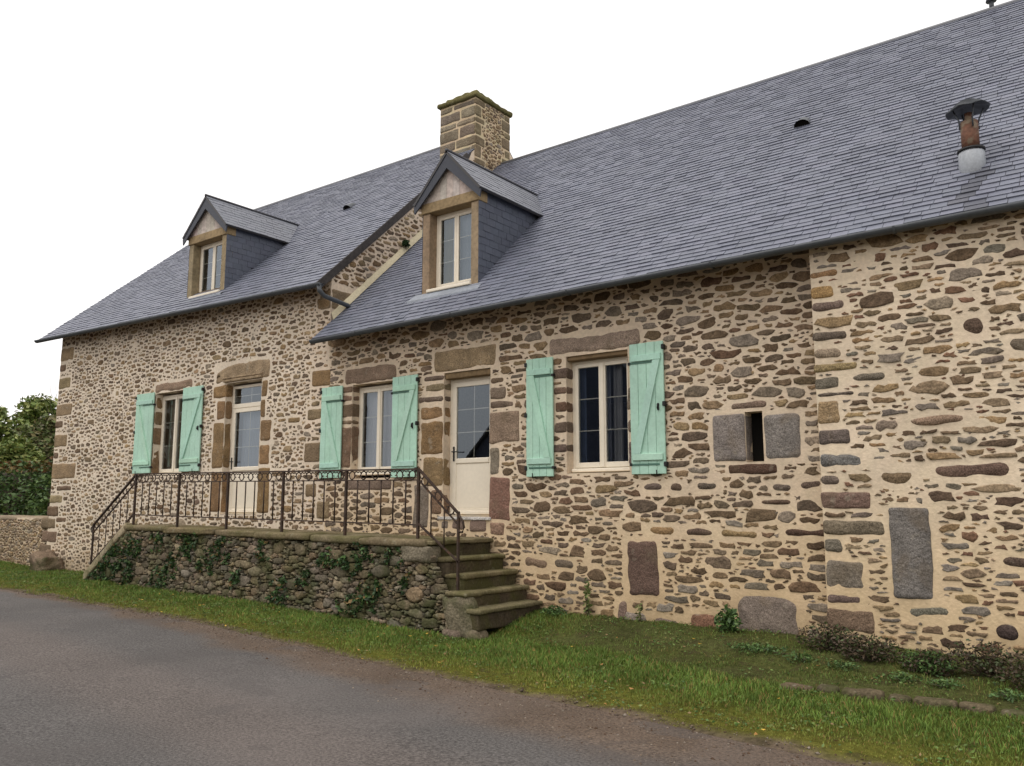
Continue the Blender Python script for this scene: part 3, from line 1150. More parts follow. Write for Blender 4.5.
H2 = thing("stone_house", (-4, 0, .15), "long lower stone house with slate roof, stove pipe, dormer and three mint-shuttered openings at right", "house")
op2 = dict(w2=(-10.44, -9.45, 2.03, 3.57), d2=(-8.42, -7.52, 1.43, 3.58), w3=(-6.21, -5.26, 2.02, 3.60), slit=(-3.72, -3.51, 2.10, 2.68))
blocks2 = []
B = blocks2.append
for (x0, x1, z0, z1) in ((-10.74, -10.43, 2.2, 2.88), (-10.72, -10.43, 2.91, 3.0), (-10.74, -10.43, 3.04, 3.26), (-10.72, -10.43, 3.3, 3.42), (-10.76, -10.43, 3.44, 3.56),
                         (-9.46, -9.2, 2.1, 2.7), (-9.46, -9.25, 2.75, 3.5)):
    B((x0, x1, z0, z1, jit(S(118, 98, 80), .12)))
B((-10.5, -9.5, 1.84, 2.0, S(116, 100, 88)))
for (x0, x1, z0, z1, c) in ((-8.88, -8.41, 2.35, 2.86, S(132, 108, 76)), (-8.9, -8.41, 2.89, 3.1, S(136, 110, 78)), (-8.84, -8.41, 1.86, 2.32, S(130, 108, 78)),
                            (-8.95, -8.41, 3.14, 3.26, S(108, 92, 80)), (-8.8, -8.41, 3.32, 3.44, S(134, 118, 92)), (-8.85, -8.41, 3.47, 3.57, S(104, 90, 78)),
                            (-9.02, -8.7, 1.26, 1.9, S(122, 108, 98)), (-8.68, -8.41, 1.45, 1.84, S(120, 100, 80)),
                            (-7.53, -7.0, 2.47, 2.93, S(132, 116, 98)), (-7.53, -7.1, 2.97, 3.08, S(112, 96, 82)), (-7.53, -7.24, 3.11, 3.28, S(128, 112, 94)), (-7.53, -7.26, 3.33, 3.44, S(112, 94, 78)),
                            (-7.53, -7.34, 2.02, 2.42, S(124, 112, 100)), (-7.53, -7.16, 1.38, 1.99, S(134, 102, 88)), (-7.53, -7.26, 1.18, 1.36, S(136, 112, 92)),
                            (-8.25, -7.98, 1.24, 1.40, S(124, 108, 98)), (-7.9, -7.58, 1.22, 1.40, S(122, 106, 94)), (-8.45, -8.3, 1.24, 1.38, S(110, 98, 90))):
    B((x0, x1, z0, z1, jit(c, .05)))
for (x0, x1, z0, z1, c) in ((-6.42, -6.2, 3.3, 3.45, S(100, 84, 72)), (-6.42, -6.2, 3.08, 3.2, S(110, 92, 78)), (-6.4, -6.2, 2.84, 3.0, S(96, 76, 64)), (-6.42, -6.2, 2.56, 2.72, S(104, 88, 76)), (-6.44, -6.2, 2.3, 2.42, S(92, 78, 68)),
                            (-5.28, -5.2, 2.1, 2.4, S(110, 96, 86)), (-5.28, -5.18, 2.5, 2.7, S(104, 90, 80)), (-5.28, -5.18, 2.8, 3.1, S(112, 98, 84)),
                            (-5.35, -4.86, .46, 1.2, S(96, 80, 70)), (-4.53, -4.1, .08, .38, S(132, 98, 78)), (-5.06, -4.63, 1.21, 1.36, S(140, 114, 80)),
                            (-4.55, -4.15, 1.22, 1.34, S(92, 76, 64)), (-4.1, -3.6, 1.2, 1.33, S(140, 116, 84)), (-3.35, -2.83, 1.24, 1.36, S(84, 66, 56)), (-3.62, -3.2, 1.58, 1.68, S(88, 72, 60)),
                            (-3.95, -3.35, 1.95, 2.075, S(84, 64, 54)), (-3.9, -3.44, 2.7, 2.81, S(118, 102, 88)), (-5.4, -5.05, .1, .3, S(128, 120, 108)), (-5.5, -5.3, .1, .45, S(126, 108, 96)),
                            (-6.95, -6.5, .72, .92, S(128, 108, 88)), (-6.45, -6.1, .75, .9, S(110, 96, 82)), (-5.1, -4.8, 1.74, 1.88, S(100, 88, 78)), (-4.75, -4.5, 1.74, 1.9, S(96, 80, 68)), (-4.4, -4.05, 1.74, 1.88, S(96, 84, 74)),
                            (-3.45, -3.2, 1.75, 1.87, S(100, 90, 80)), (-3.15, -2.85, 1.74, 1.9, S(104, 92, 78)), (-5.0, -4.6, .1, .28, S(112, 98, 88))):
    B((x0, x1, z0, z1, jit(c, .06)))
wall = MB()
MCOL_R = S(208, 190, 166)
def colR(u, v):
    c = mixc(MCOL_R, S(204, 178, 138), sstep(2.4, .6, v) * .6)
    return jit(c, .03, .01)
wall_grid(wall, XG, -2.7, -.25, lambda u: roofR(u, 0) - .07, list(op2.values()), f1, colR, reveal=.26)
rects = list(op2.values()) + [b[:4] for b in blocks2] + [(-10.64, -9.42, 3.57, 3.86), (-8.64, -7.4, 3.58, 3.95), (-6.5, -5.06, 3.61, 3.9),
         (-4.14, -3.72, 2.1, 2.68), (-3.51, -3.06, 2.1, 2.66), (-3.93, -3.16, .05, .62)]
for (x0, x1, z0, z1, c) in blocks2:
    free_ = z1 < 2.0 and not -9.1 < x0 < -7.2
    wall.rbox((x0, -.014, z0), (x1, .17, z1), c, 2, r=.075 if free_ else .035, seg=.06, amp=.012, warp=min(.03, (.2 if free_ else .06) * (z1 - z0)))
sizes_R = [(.15, .25, .06, .11, .2), (.11, .18, .048, .08, .6), (.075, .12, .036, .056, .6), (.04, .065, .02, .032, .14)]
for cen, poly in pack(XG + .02, -2.82, -.2, 4.7, sizes_R, lambda u, v: (v < 4.6) & (u < 9), rects, .044, cap=1.25):
    add_stone(wall, cen, poly, f1, random.uniform(.003, .009), pick(PAL_R), 1, dome=.1)
wall.quad((XG, 9.4, -.3), (XR, 9.4, -.3), (XR, 9.4, 4.6), (XG, 9.4, 4.6), MCOL_R, 0)
wall.add([(XR, 0, -.3), (XR, 9.4, -.3), (XR, 9.4, 4.5), (XR, 4.7, 9.1), (XR, 0, 4.5)], [(0, 1, 2, 3, 4)], MCOL_R, 0)
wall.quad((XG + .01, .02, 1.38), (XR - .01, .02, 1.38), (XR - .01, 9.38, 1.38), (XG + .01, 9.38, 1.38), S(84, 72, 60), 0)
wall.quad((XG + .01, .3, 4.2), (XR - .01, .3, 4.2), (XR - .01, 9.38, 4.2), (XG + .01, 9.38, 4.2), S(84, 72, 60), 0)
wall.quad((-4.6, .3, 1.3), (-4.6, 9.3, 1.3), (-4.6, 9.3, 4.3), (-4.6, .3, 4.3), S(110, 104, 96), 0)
wall.build("wall", [M_MORTAR, M_STONE, M_GRANITE], H2)

# the thicker rebuilt stretch at the right end
YP = -.27
fp = front(YP)
XC = -2.8
wall2 = MB()
bl3 = []
B = bl3.append
for (x0, x1, z0, z1, c) in ((-2.16, -1.72, .67, 1.58, None), (-2.815, -2.4, .72, 1.04, S(112, 104, 92)), (-2.815, -2.34, .3, .54, S(120, 102, 86)),
                            (-2.815, -2.33, 1.98, 2.16, S(108, 106, 104)), (-2.815, -2.18, 1.29, 1.45, S(118, 106, 88)), (-2.05, -1.6, .48, .66, S(112, 108, 96)),
                            (-2.49, -2.04, 2.87, 3.0, S(110, 100, 88)), (-2.815, -2.56, 2.44, 2.71, S(150, 130, 98)), (-2.815, -2.47, 2.24, 2.4, S(96, 88, 80)),
                            (-2.815, -2.54, 3.84, 3.98, S(156, 126, 86)), (-2.815, -2.51, 4.06, 4.15, S(146, 116, 84)), (-2.815, -2.45, 3.68, 3.81, S(112, 98, 86)),
                            (-2.815, -2.44, 3.36, 3.47, S(100, 88, 78)), (-2.815, -2.5, 3.16, 3.29, S(134, 122, 104)), (-2.815, -2.36, 3.02, 3.11, S(146, 126, 94)),
                            (-2.815, -2.55, 2.84, 2.97, S(104, 96, 86)), (-2.815, -2.4, 2.74, 2.81, S(86, 78, 70)), (-2.815, -2.6, 1.8, 1.93, S(104, 94, 84)), (-2.815, -2.3, 1.55, 1.74, S(112, 92, 80)),
                            (-2.815, -2.62, 1.1, 1.26, S(114, 104, 92)), (-2.815, -2.5, .1, .26, S(104, 92, 82)), (-2.815, -2.45, .58, .69, S(106, 92, 84)), (-2.4, -1.9, .1, .22, S(104, 92, 82)),
                            (-2.25, -1.85, 1.8, 2.0, S(118, 104, 80)), (-1.72, -1.0, 1.84, 2.02, S(104, 86, 74)), (-1.95, -1.35, 2.38, 2.5, S(132, 112, 92)), (-1.2, -.9, 1.0, 1.14, S(94, 78, 68)),
                            (-1.3, -1.05, .35, .55, S(70, 60, 56)), (-1.0, -.75, .4, .56, S(136, 108, 76)), (-1.4, -1.14, 3.22, 3.46, S(96, 78, 68)), (-.98, -.72, 3.02, 3.2, S(104, 92, 80)), (-.75, -.45, 2.55, 2.72, S(118, 78, 66))):
    B((x0, x1, z0, z1, c))
MCOL_F = S(213, 196, 171)
def colF(u, v):
    c = mixc(MCOL_F, S(206, 178, 132), sstep(2.2, .5, v) * .5)
    return jit(c, .03, .01)
wall_grid(wall2, XC, XR, -.25, lambda u: roofR(u, YP) - .07, [], fp, colF, amp=.012)
wall2.quad((XC, YP, -.25), (XC, YP, 4.46), (XC, .02, 4.46), (XC, .02, -.25), MCOL_F, 0)
for (x0, x1, z0, z1, c) in bl3:
    if c is None: continue
    wall2.rbox((x0, YP - .014, z0), (x1, YP + .15, z1), jit(c, .05), 2, r=.04 if x0 < -2.8 else .085, seg=.06, amp=.012, warp=min(.035, (.1 if x0 < -2.8 else .2) * (z1 - z0)))
sizes_F = [(.15, .26, .055, .11, .2), (.11, .19, .042, .08, .45), (.07, .13, .028, .048, .5), (.04, .065, .018, .028, .14)]
for cen, poly in pack(XC + .03, XR, -.2, 4.5, sizes_F, lambda u, v: (v < 4.46) & (u < 9), [b[:4] for b in bl3], .05, cap=1.25):
    add_stone(wall2, cen, poly, fp, random.uniform(.003, .010), pick(PAL_F), 1, dome=.1)
wall2.build("wall", [M_MORTAR, M_STONE, M_GRANITE], H2)
gb = MB()
gb.rbox((-2.15, YP - .022, .68), (-1.76, YP + .15, 1.58), S(112, 107, 102), 0, r=.035, seg=.05, amp=.012, warp=.012)
o = gb.build("granite_slab", M_GRANITE, H2)
o['label'] = "tall upright grey granite slab set in the far right wall"
for (x0, x1, z0, z1, c) in ((-4.13, -3.715, 2.1, 2.67, S(126, 118, 112)), (-3.515, -3.06, 2.1, 2.65, S(124, 118, 112))):
    gb = MB()
    gb.rbox((x0, -.02, z0), (x1, .24, z1), c, 0, r=.05, seg=.06, amp=.005, warp=.008)
    gb.build("granite_jamb", M_GRANITE, H2)
gb = MB()
gb.rbox((-3.93, -.03, .02), (-3.17, .12, .62), S(122, 110, 100), 0, r=.2, seg=.05, amp=.014, freq=5, warp=.02)
o = gb.build("foundation_boulder", M_GRANITE, H2)
sl = MB()
sl.quad((-3.73, .2, 2.09), (-3.50, .2, 2.09), (-3.50, .2, 2.69), (-3.73, .2, 2.69), (.01, .01, .01), 0)
sl.build("slit_window", [M_DARK, M_CREAM], H2)

roof = MB()
bx0, bx1 = XG + .02, XR + .15
q = [(bx0, -.4, eaveR(bx0)), (bx1, -.4, eaveR(bx1)), (bx0, 4.7, ridR(bx0)), (bx1, 4.7, ridR(bx1))]
slab(roof, *q, .07, DUNDER, hole_of(DR), nu=64)
slates(roof, *q, .108, .19, slcol, hole_of(DR))
slab(roof, (bx1, 9.8, 4.5), (bx0, 9.8, 4.4), (bx1, 4.7, ridR(bx1)), (bx0, 4.7, ridR(bx0)), .07, S(100, 104, 112))
roof.tube([(XG + .1, 4.7, ridR(XG)), (-4, 4.7, ridR(-4) - .01), (bx1, 4.7, ridR(bx1))], .045, S(112, 114, 118), 0, 8)
roof.build("roof", [M_SLATE, M_TIMBER], H2)
# mortar fillet where the low roof meets the gable
fi = MB()
n = 30
vs, fs = [], []
for i in range(n + 1):
    y = lerp(.0, 4.2, i / n)
    z = roofR(XG, y)
    k = .008 * NZ(y * 5, 1, 2)
    vs += [(XG + .008, y, z + .16 + k * 2), (XG + .03, y, z + .14 + k), (XG + .075 + k, y, z + .03)]
for i in range(n):
    for k in range(2):
        fs.append((i * 3 + k, i * 3 + 3 + k, i * 3 + 4 + k, i * 3 + 1 + k))
fi.add(vs, fs, S(196, 186, 158), 0, True)
fi.build("mortar_fillet", M_MORTAR, H2)
gutter(H2, [(-10.98, -.45, eaveR(-10.98) - .03), (-4, -.45, eaveR(-4) - .03), (bx1, -.45, eaveR(bx1) - .03)])

w = window(H2, -10.44, -9.45, 2.08, 3.54, .15)
curtain(w, -10.42, -9.47, 2.1, 3.5, .32, S(196, 190, 190), 12, .014)
lintel(H2, -10.64, -9.42, 3.575, 3.86, S(124, 106, 90))
shutter(H2, -11.16, -10.64, 2.04, 3.58, 1)
shutter(H2, -9.47, -8.93, 2.02, 3.61, -1, True)
d = door(H2, -8.42, -7.52, 1.43, 3.50, .15, 2.31)
wl = MB()
wl.rbox((-8.42, .02, 3.49), (-7.52, .24, 3.578), S(120, 100, 72), 0, r=.01, amp=.003)
wl.build("lintel_beam", M_TIMBER, H2)
lintel(H2, -8.64, -7.4, 3.582, 3.95, S(138, 120, 94))
ds = MB()
ds.rbox((-8.5, -.03, 1.385), (-7.5, .16, 1.43), S(190, 186, 180), 0, r=.012, amp=.004)
ds.build("door_sill", M_GRANITE, H2)
w = window(H2, -6.21, -5.26, 2.03, 3.545, .15)
curtain(w, -5.86, -5.70, 2.05, 3.5, .3, S(150, 150, 160), 3)
curtain(w, -5.66, -5.52, 2.05, 3.5, .3, S(140, 136, 134), 3)
curtain(w, -6.2, -6.08, 2.05, 3.5, .3, S(90, 100, 120), 2)
wl = MB()
wl.rbox((-6.21, .02, 3.54), (-5.26, .24, 3.61), S(112, 92, 66), 0, r=.01, amp=.003)
wl.build("lintel_beam", M_TIMBER, H2)
lintel(H2, -6.5, -5.06, 3.61, 3.88, S(134, 118, 104))
shutter(H2, -6.85, -6.40, 1.98, 3.62, 1)
shutter(H2, -5.21, -4.73, 1.98, 3.65, -1, True)
dormer(H2, DR, lambda z: (z - 4.4) / .93 - .4, lambda y: roofR(-8.5, y), cur=[(.05, .30, S(128, 122, 84)), (.3, .98, S(150, 156, 160))],  # second, pale curtain is a sheet coloured to stand in for the pane's reflection
       label="dormer of the lower house with a green curtain and a pale sheet painted as the pane reflection")
roof_vent(H2, (-3.63, 2.45, roofR(-3.63, 2.45)), .93)

# stove pipe
fx, fy = -1.225, .38
zf = roofR(fx, fy)
fl = MB()
fl.tube([(fx, fy, zf - .25), (fx, fy, zf + 0.143), (fx, fy, zf + 0.168)], [.13, .13, .115], S(158, 163, 168), 3, 18)
fl.tube([(fx, fy, zf + 0.164), (fx, fy, zf + 0.189)], [.137, .137], S(40, 40, 42), 2, 18)
fl.tube([(fx, fy, zf + 0.185), (fx, fy, zf + 0.504)], [.088, .088], S(118, 84, 66), 0, 18)
fl.tube([(fx, fy, zf + 0.487), (fx, fy, zf + 0.605)], [.04, .04], S(90, 70, 58), 0, 10)
fo = fl.build("flue_pipe", [M_RUST, M_ZINCL, M_BLACK, M_GALV], H2)
for k in range(4):
    a = k * math.pi / 2 + .5
    s = MB()
    s.tube([(fx + .1 * math.cos(a), fy + .1 * math.sin(a), zf + 0.420), (fx + .1 * math.cos(a), fy + .1 * math.sin(a), zf + 0.521), (fx + .16 * math.cos(a), fy + .16 * math.sin(a), zf + 0.655)], .009, S(90, 86, 82), 0, 6)
    s.build("strut", M_ZINC, fo)
cp = MB()
nn = 24
vs = [(fx, fy, zf + 0.756)]
for rr, zz in ((.1, .87), (.22, .765), (.215, .755), (.02, .83)):
    for k in range(nn):
        a = 2 * math.pi * k / nn
        wv = (.012 * math.sin(a * 6) + .02 * math.cos(a - .6)) if rr > .2 else 0
        vs.append((fx + rr * math.cos(a), fy + rr * math.sin(a), zf + zz * .84 + wv))
fs = [(0, 1 + k, 1 + (k + 1) % nn) for k in range(nn)]
for r in range(3):
    for k in range(nn):
        fs.append((1 + r * nn + k, 1 + r * nn + (k + 1) % nn, 1 + (r + 1) * nn + (k + 1) % nn, 1 + (r + 1) * nn + k))
fs.append([1 + 3 * nn + k for k in range(nn)])
cp.add(vs, fs, S(80, 76, 76), 0, True)
cp.build("cap", M_ZINC, fo)
rf = MB()
rf.tube([(-1.32, 4.7, ridR(-1.3)), (-1.32, 4.7, ridR(-1.3) + .14)], .035, S(80, 78, 76), 0, 8)
rf.tube([(-1.32, 4.7, ridR(-1.3) + .13), (-1.32, 4.7, ridR(-1.3) + .18)], [.08, .07], S(80, 78, 76), 0, 8)
rf.build("ridge_finial", M_ZINC, H2)

# ================================================================== TERRACE
def tz(x): return .012 * min(7.2, max(0, -7.77 - x))
TE = thing("stone_terrace", (-11, -.65, .1), "raised dry stone terrace with mossy slab edge and steps at both ends", "terrace")
YT = -1.3
dry = MB()
ft = front(YT)
def slant(u): return np.where(u < -14.9, 1.1 + (u + 14.9) * .72, 9)
dry.add([(x, YT + .05, z) for x, z in ((-16.25, -.3), (-7.0, -.3), (-7.1, .2), (-7.5, .9), (-7.6, 1.07), (-14.92, 1.12), (-16.25, .1))], [range(7)], (.02, .018, .015), 1)
DRYP = [S(122, 111, 92), S(110, 100, 84), S(136, 123, 102), S(98, 89, 76), S(124, 110, 88), S(118, 110, 97)]
def dry_in(u, v):
    top = 1.06 + .012 * np.clip(-7.77 - u, 0, 7.2)
    right = np.where(u > -7.5, 1.04 - (u + 7.5) * 1.75, 9)
    return (v < top) & (v < slant(u)) & (v < right)
for cen, poly in pack(-16.25, -6.95, -.3, 1.2, [(.17, .27, .08, .12, .16), (.11, .18, .055, .09, .55), (.06, .11, .035, .06, .6), (.03, .05, .02, .03, .35)],
                      dry_in, [], .012, cap=1.3, coarse=.035, K=11, boxy=.85):
    h = random.uniform(.01, .045)
    c = jit(random.choice(DRYP), .2, .05)
    add_stone(dry, cen, poly, ft, h, c, 0, base=-.07, dome=.12)
dry.build("retaining_wall", [M_DRY, M_DARK], TE)
x = -14.95
while x < -7.6:
    L = random.uniform(1.0, 1.6)
    if x + L > -8.1: L = -7.52 - x
    c = MB()
    z0 = 1.06 + tz(x + L / 2)
    dz = random.uniform(-.006, .006)
    dy = random.uniform(-.03, .02)
    c.rbox((x + .004, YT - .07 + dy, z0 + dz), (x + L - .004, -.55, z0 + .10 + dz), jit(S(120, 108, 84), .1), 0, r=.03, seg=.1, amp=.014)
    c.build("coping_slab", M_STEP, TE)
    x += L
fl = MB()
fl.rbox((-15.0, -.6, .2), (-7.6, .0, 1.135), S(110, 100, 76), 0, r=.02, seg=.3, amp=.004, shear=lambda p: (p[0], p[1], p[2] + tz(p[0]) if p[2] > .6 else p[2]))
fl.build("paving", M_STEP, TE)
for (xe, zt, yn, xb) in ((-7.44, 1.145, -1.3, -8.2), (-7.22, .93, -1.16, -7.9), (-7.0, .73, -1.14, -7.7), (-6.82, .53, -1.33, -7.2), (-6.60, .34, -1.33, -6.98)):
    s = MB()
    bot = zt - .26
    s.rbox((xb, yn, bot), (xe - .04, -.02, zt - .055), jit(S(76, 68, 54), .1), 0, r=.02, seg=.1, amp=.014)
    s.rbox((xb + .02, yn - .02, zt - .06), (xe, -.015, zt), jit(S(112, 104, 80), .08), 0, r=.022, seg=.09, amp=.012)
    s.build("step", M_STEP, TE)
ck = MB()
ck.rbox((-7.22, -1.355, -.05), (-6.74, -1.12, .49), S(112, 104, 86), 0, r=.06, seg=.07, amp=.03,
        shear=lambda p: (p[0] - max(0, p[2]) * .35 + .1, p[1], p[2]))
ck.build("step_cheek", M_DRY, TE)
ck = MB()
ck.rbox((-7.95, -1.37, .86), (-7.45, -1.08, 1.08), S(118, 110, 94), 0, r=.05, seg=.07, amp=.02)
ck.build("corner_stone", M_DRY, TE)
ck = MB()
ck.rbox((-6.86, -1.40, -.14), (-6.6, -1.1, .10), S(112, 102, 84), 0, r=.1, seg=.05, amp=.02)
ck.build("foot_stone", M_DRY, TE)
ck = MB()
ck.rbox((-7.2, -1.40, -.12), (-6.9, -1.1, .07), S(104, 92, 80), 0, r=.06, seg=.05, amp=.02)
ck.build("foot_stone", M_DRY, TE)
# left flight and its sloping coping
for k in range(6):
    s = MB()
    x1 = -14.85 - k * .24
    zt = 1.2 - .17 * (k + 1)
    s.rbox((x1 - .28, -1.15, -.1), (x1 + .05, -.02, zt), jit(S(116, 108, 84), .08), 0, r=.02, seg=.15, amp=.008)
    s.build("step", M_STEP, TE)
cs = MB()
for (a, b) in ((-14.88, -15.27), (-15.28, -15.72), (-15.73, -16.28)):
    za, zb = 1.2 + (a + 14.88) * .70, 1.2 + (b + 14.88) * .70
    cs.rbox((b, YT - .05, 0), (a, YT + .22, .17), jit(S(158, 146, 120), .06), 0, r=.03, seg=.07, amp=.012,
            shear=lambda p, a=a, b=b, za=za, zb=zb: (p[0], p[1], p[2] + lerp(zb, za, (p[0] - b) / (a - b)) - .07))
cs.build("ramp_coping", M_STEP, TE)

# ================================================================== RAILING
RA = thing("iron_railing", (-11, -1.22, 1.15), "rusty wrought iron railing along the terrace edge, sloping down at both ends", "railing")
YR = -1.22
IC = S(60, 48, 40)
posts = [-7.77 - 1.41 * k for k in range(6)]
def rl(x, z): return (x, YR, z + tz(x))
xl, xr = posts[-1], posts[0]
m = MB(); m.bar(rl(xl, 2.075), rl(xr, 2.075), .042, .022, IC)
m.bar(rl(xr, 2.075), (-7.08, YR, 1.50), .042, .022, IC)
m.tube([(-7.09, YR, 1.51), (-7.0, YR, 1.40), (-6.975, YR, 1.32), (-7.0, YR, 1.26), (-7.05, YR, 1.26), (-7.07, YR, 1.31)], .014, IC, 0, 8)
xb, zb_ = -16.25, 1.22
m.bar(rl(xl, 2.075), (xb, YR, zb_), .042, .022, IC)
m.tube([(xb, YR, zb_), (xb - .06, YR, zb_ - .05), (xb - .06, YR, zb_ - .12), (xb - .02, YR, zb_ - .14)], .014, IC, 0, 8)
m.build("handrail", M_IRON, RA)
m = MB(); m.bar(rl(xl, 1.93), rl(xr, 1.93), .026, .016, IC)
m.bar(rl(xr, 1.93), (-7.08, YR, 1.36), .026, .016, IC)
m.bar(rl(xl, 1.93), (xb, YR, zb_ - .15), .026, .016, IC)
m.build("middle_rail", M_IRON, RA)
m = MB(); m.bar(rl(xl, 1.34), rl(xr, 1.34), .026, .018, IC)
m.bar(rl(xr, 1.36), (-7.05, YR, .88), .03, .02, IC)
m.bar(rl(xl, 1.36), (xb, YR, .5), .03, .02, IC)
m.build("bottom_rail", M_IRON, RA)
pm = MB(); pm.bar((0, 0, 0), (0, 0, .93), .034, .034, IC)
protop = pm.build("post", M_IRON, None)
protop.parent = RA
def off(o, x, z):
    o.location = (x + 11, 0, z - 1.15)
first = True
for x in posts:
    o = protop if first else protop.copy()
    if not first:
        COL.objects.link(o)
    off(o, x, 1.145 + tz(x))
    first = False
for (x, z0, z1) in ((-7.07, .5, 1.52), (xb + .01, .24, 1.23)):
    pm = MB(); pm.bar((x, YR, z0), (x, YR, z1), .03, .03, IC)
    pm.build("post", M_IRON, RA)
bm_ = MB(); bm_.tube([(0, 0, 0), (0, 0, .6)], .0115, IC, 0, 6)
bal = bm_.build("baluster", M_IRON, None)
bal.parent = RA
sc_ = MB()
def circ(cx, cz, r, a0=0, a1=2 * math.pi, n=14):
    return [(cx + r * math.cos(lerp(a0, a1, i / n)), 0, cz + r * math.sin(lerp(a0, a1, i / n))) for i in range(n + 1)]
sc_.tube(circ(0, 0, .056), .009, IC, 0, 5, False)
sc_.tube(circ(-.085, .022, .03, -1.6, 2.6), .0075, IC, 0, 5, False)
sc_.tube(circ(.085, .022, .03, math.pi + 1.6, math.pi - 2.6), .0075, IC, 0, 5, False)
scr = sc_.build("scroll", M_IRON, None)
scr.parent = RA
fb = fs_ = True
for k in range(5):
    for j in range(6):
        xs = posts[k] - 1.41 * (j + .5) / 6
        o = scr if fs_ else scr.copy()
        if not fs_: COL.objects.link(o)
        fs_ = False
        off(o, xs, 2.0 + tz(xs))
        if j:
            xs = posts[k] - 1.41 * j / 6
            o = bal if fb else bal.copy()
            if not fb: COL.objects.link(o)
            fb = False
            off(o, xs, 1.335 + tz(xs))
for x in (-7.54, -7.31):      # stair balusters, right
    t = (x + 7.77) / .7
    m = MB(); m.tube([(x, YR, lerp(1.36, .88, t)), (x, YR, lerp(1.93, 1.36, t))], .0095, IC, 0, 6)
    m.build("baluster", M_IRON, RA)
for x in (-7.66, -7.42, -7.2):
    t = (x + 7.77) / .7
    o = scr.copy(); COL.objects.link(o)
    off(o, x, lerp(2.0, 1.43, t)); o.rotation_euler = (0, .68, 0)
for j in range(1, 6):         # left flight
    t = j / 6
    x = lerp(xl, xb, t)
    m = MB(); m.tube([(x, YR, lerp(1.36 + .085, .5, t)), (x, YR, lerp(2.015, zb_ - .15, t))], .0095, IC, 0, 6)
    m.build("baluster", M_IRON, RA)
for j in range(6):
    t = (j + .5) / 6
    x = lerp(xl, xb, t)
    o = scr.copy(); COL.objects.link(o)
    off(o, x, lerp(2.085, zb_ - .075, t)); o.rotation_euler = (0, -.56, 0)

# ================================================================== GROUND AND ROAD
def sheet(name, xs, ys, zf, cf, mat, label_kind):
    nx, ny = len(xs), len(ys)
    V = [(x, y, zf(x, y)) for y in ys for x in xs]
    C = [cf(x, y) for y in ys for x in xs]
    F = [(j * nx + i, j * nx + i + 1, (j + 1) * nx + i + 1, (j + 1) * nx + i) for j in range(ny - 1) for i in range(nx - 1)]
    m = MB()
    m.add(V, F, C, 0, True)
    return props(m.build(name, mat), kind=label_kind)


far = [-400, -200, -120, -80, -60, -45, -36]
xs = far + list(np.arange(-30, 8, .16)) + [10, 14, 20, 35, 60, 120, 300]
ys = [-300, -120, -60, -40, -30, -24, -20, -16, -13, -11, -10, -9.6, -9.3] + list(np.arange(-9.0, -5.2, .5)) + list(np.arange(-5.0, .3, .08)) + [.6, 1.5, 4, 8, 14, 25, 50, 100, 200, 400]


def gz(x, y):
    z = ground_z(x, y)
    ye = ip(x, T_YE)
    if -4.8 < y < .3 and -30 < x < 8:
        z += .018 * NZ(x * 2.2, y * 2.2, 5) + .01 * NZ(x * 7, y * 7, 1)
    return z


GR = S(74, 82, 40)
SOIL = S(86, 88, 54)


def bare(x, y):
    """0..1 how bare the verge is: the dug bed along the low house wall"""
    lim = -1.05 if x < -5 else lerp(-1.05, -1.85, min(1, (x + 5) / 2.2))
    if x < -6.5 or y < lim - .3 or y > .1:
        return 0
    k = sstep(-6.5, -5.6, x) * sstep(lim - .25, lim + .1, y + .12 * NZ(x * 1.7, y * 1.7, 8))
    return k * min(1, max(0, .82 + .5 * NZ(x * 2.3, y * 2.3, 4)))


def gc(x, y):
    ye = ip(x, T_YE)
    c = mixc(S(70, 84, 36), S(92, 96, 40), .5 + .5 * NZ(x * 1.3, y * 1.3, 2))
    c = mixc(c, S(108, 104, 46), sstep(1.1, .2, y - ye) * .7)
    c = mixc(c, SOIL, max(0, bare(x, y)) * .9)
    c = mixc(c, S(112, 98, 84), sstep(.16, -.05, y - ye + .12 * NZ(x * 2.5, y * 2.5, 7)))
    return tuple(v * .7 for v in c)


sheet("ground", xs, ys, gz, gc, M_SOIL, "structure")


def rz(x, y):
    ye = ip(x, T_YE)
    crown = .05 * math.sin(math.pi * min(1, max(0, (ye - y) / (ye + 9.2))))
    return ip(x, T_ZR) + crown + .006 * NZ(x * 1.5, y * 1.5, 2) + .004 * NZ(x * 6, y * 6, 9) - (.05 if y > ye - .02 else 0)


def rc(x, y):
    ye = ip(x, T_YE)
    d = ye - y + .25 * NZ(x * 1.1, y * 1.6, 3) + .10 * NZ(x * 5, y * 5, 3)
    wd = ip(x, [(-20, .2), (-14, .32), (-9, .65), (-5, .95), (0, 1.2)])
    a = mixc(S(96, 93, 91), S(90, 87, 85), .5 + .5 * NZ(x * .6, y * .6, 1))
    t = sstep(wd * 1.35, wd * .55, d)
    g = mixc(S(106, 92, 80), S(90, 76, 64), .5 + .5 * NZ(x * 3, y * 3, 6))
    c = mixc(a, g, t)
    # faint pinkish worn wheel track
    c = mixc(c, S(108, 98, 92), .5 * sstep(.9, .2, abs((ye - y) - 2.4)))
    return tuple(v * .88 for v in c)


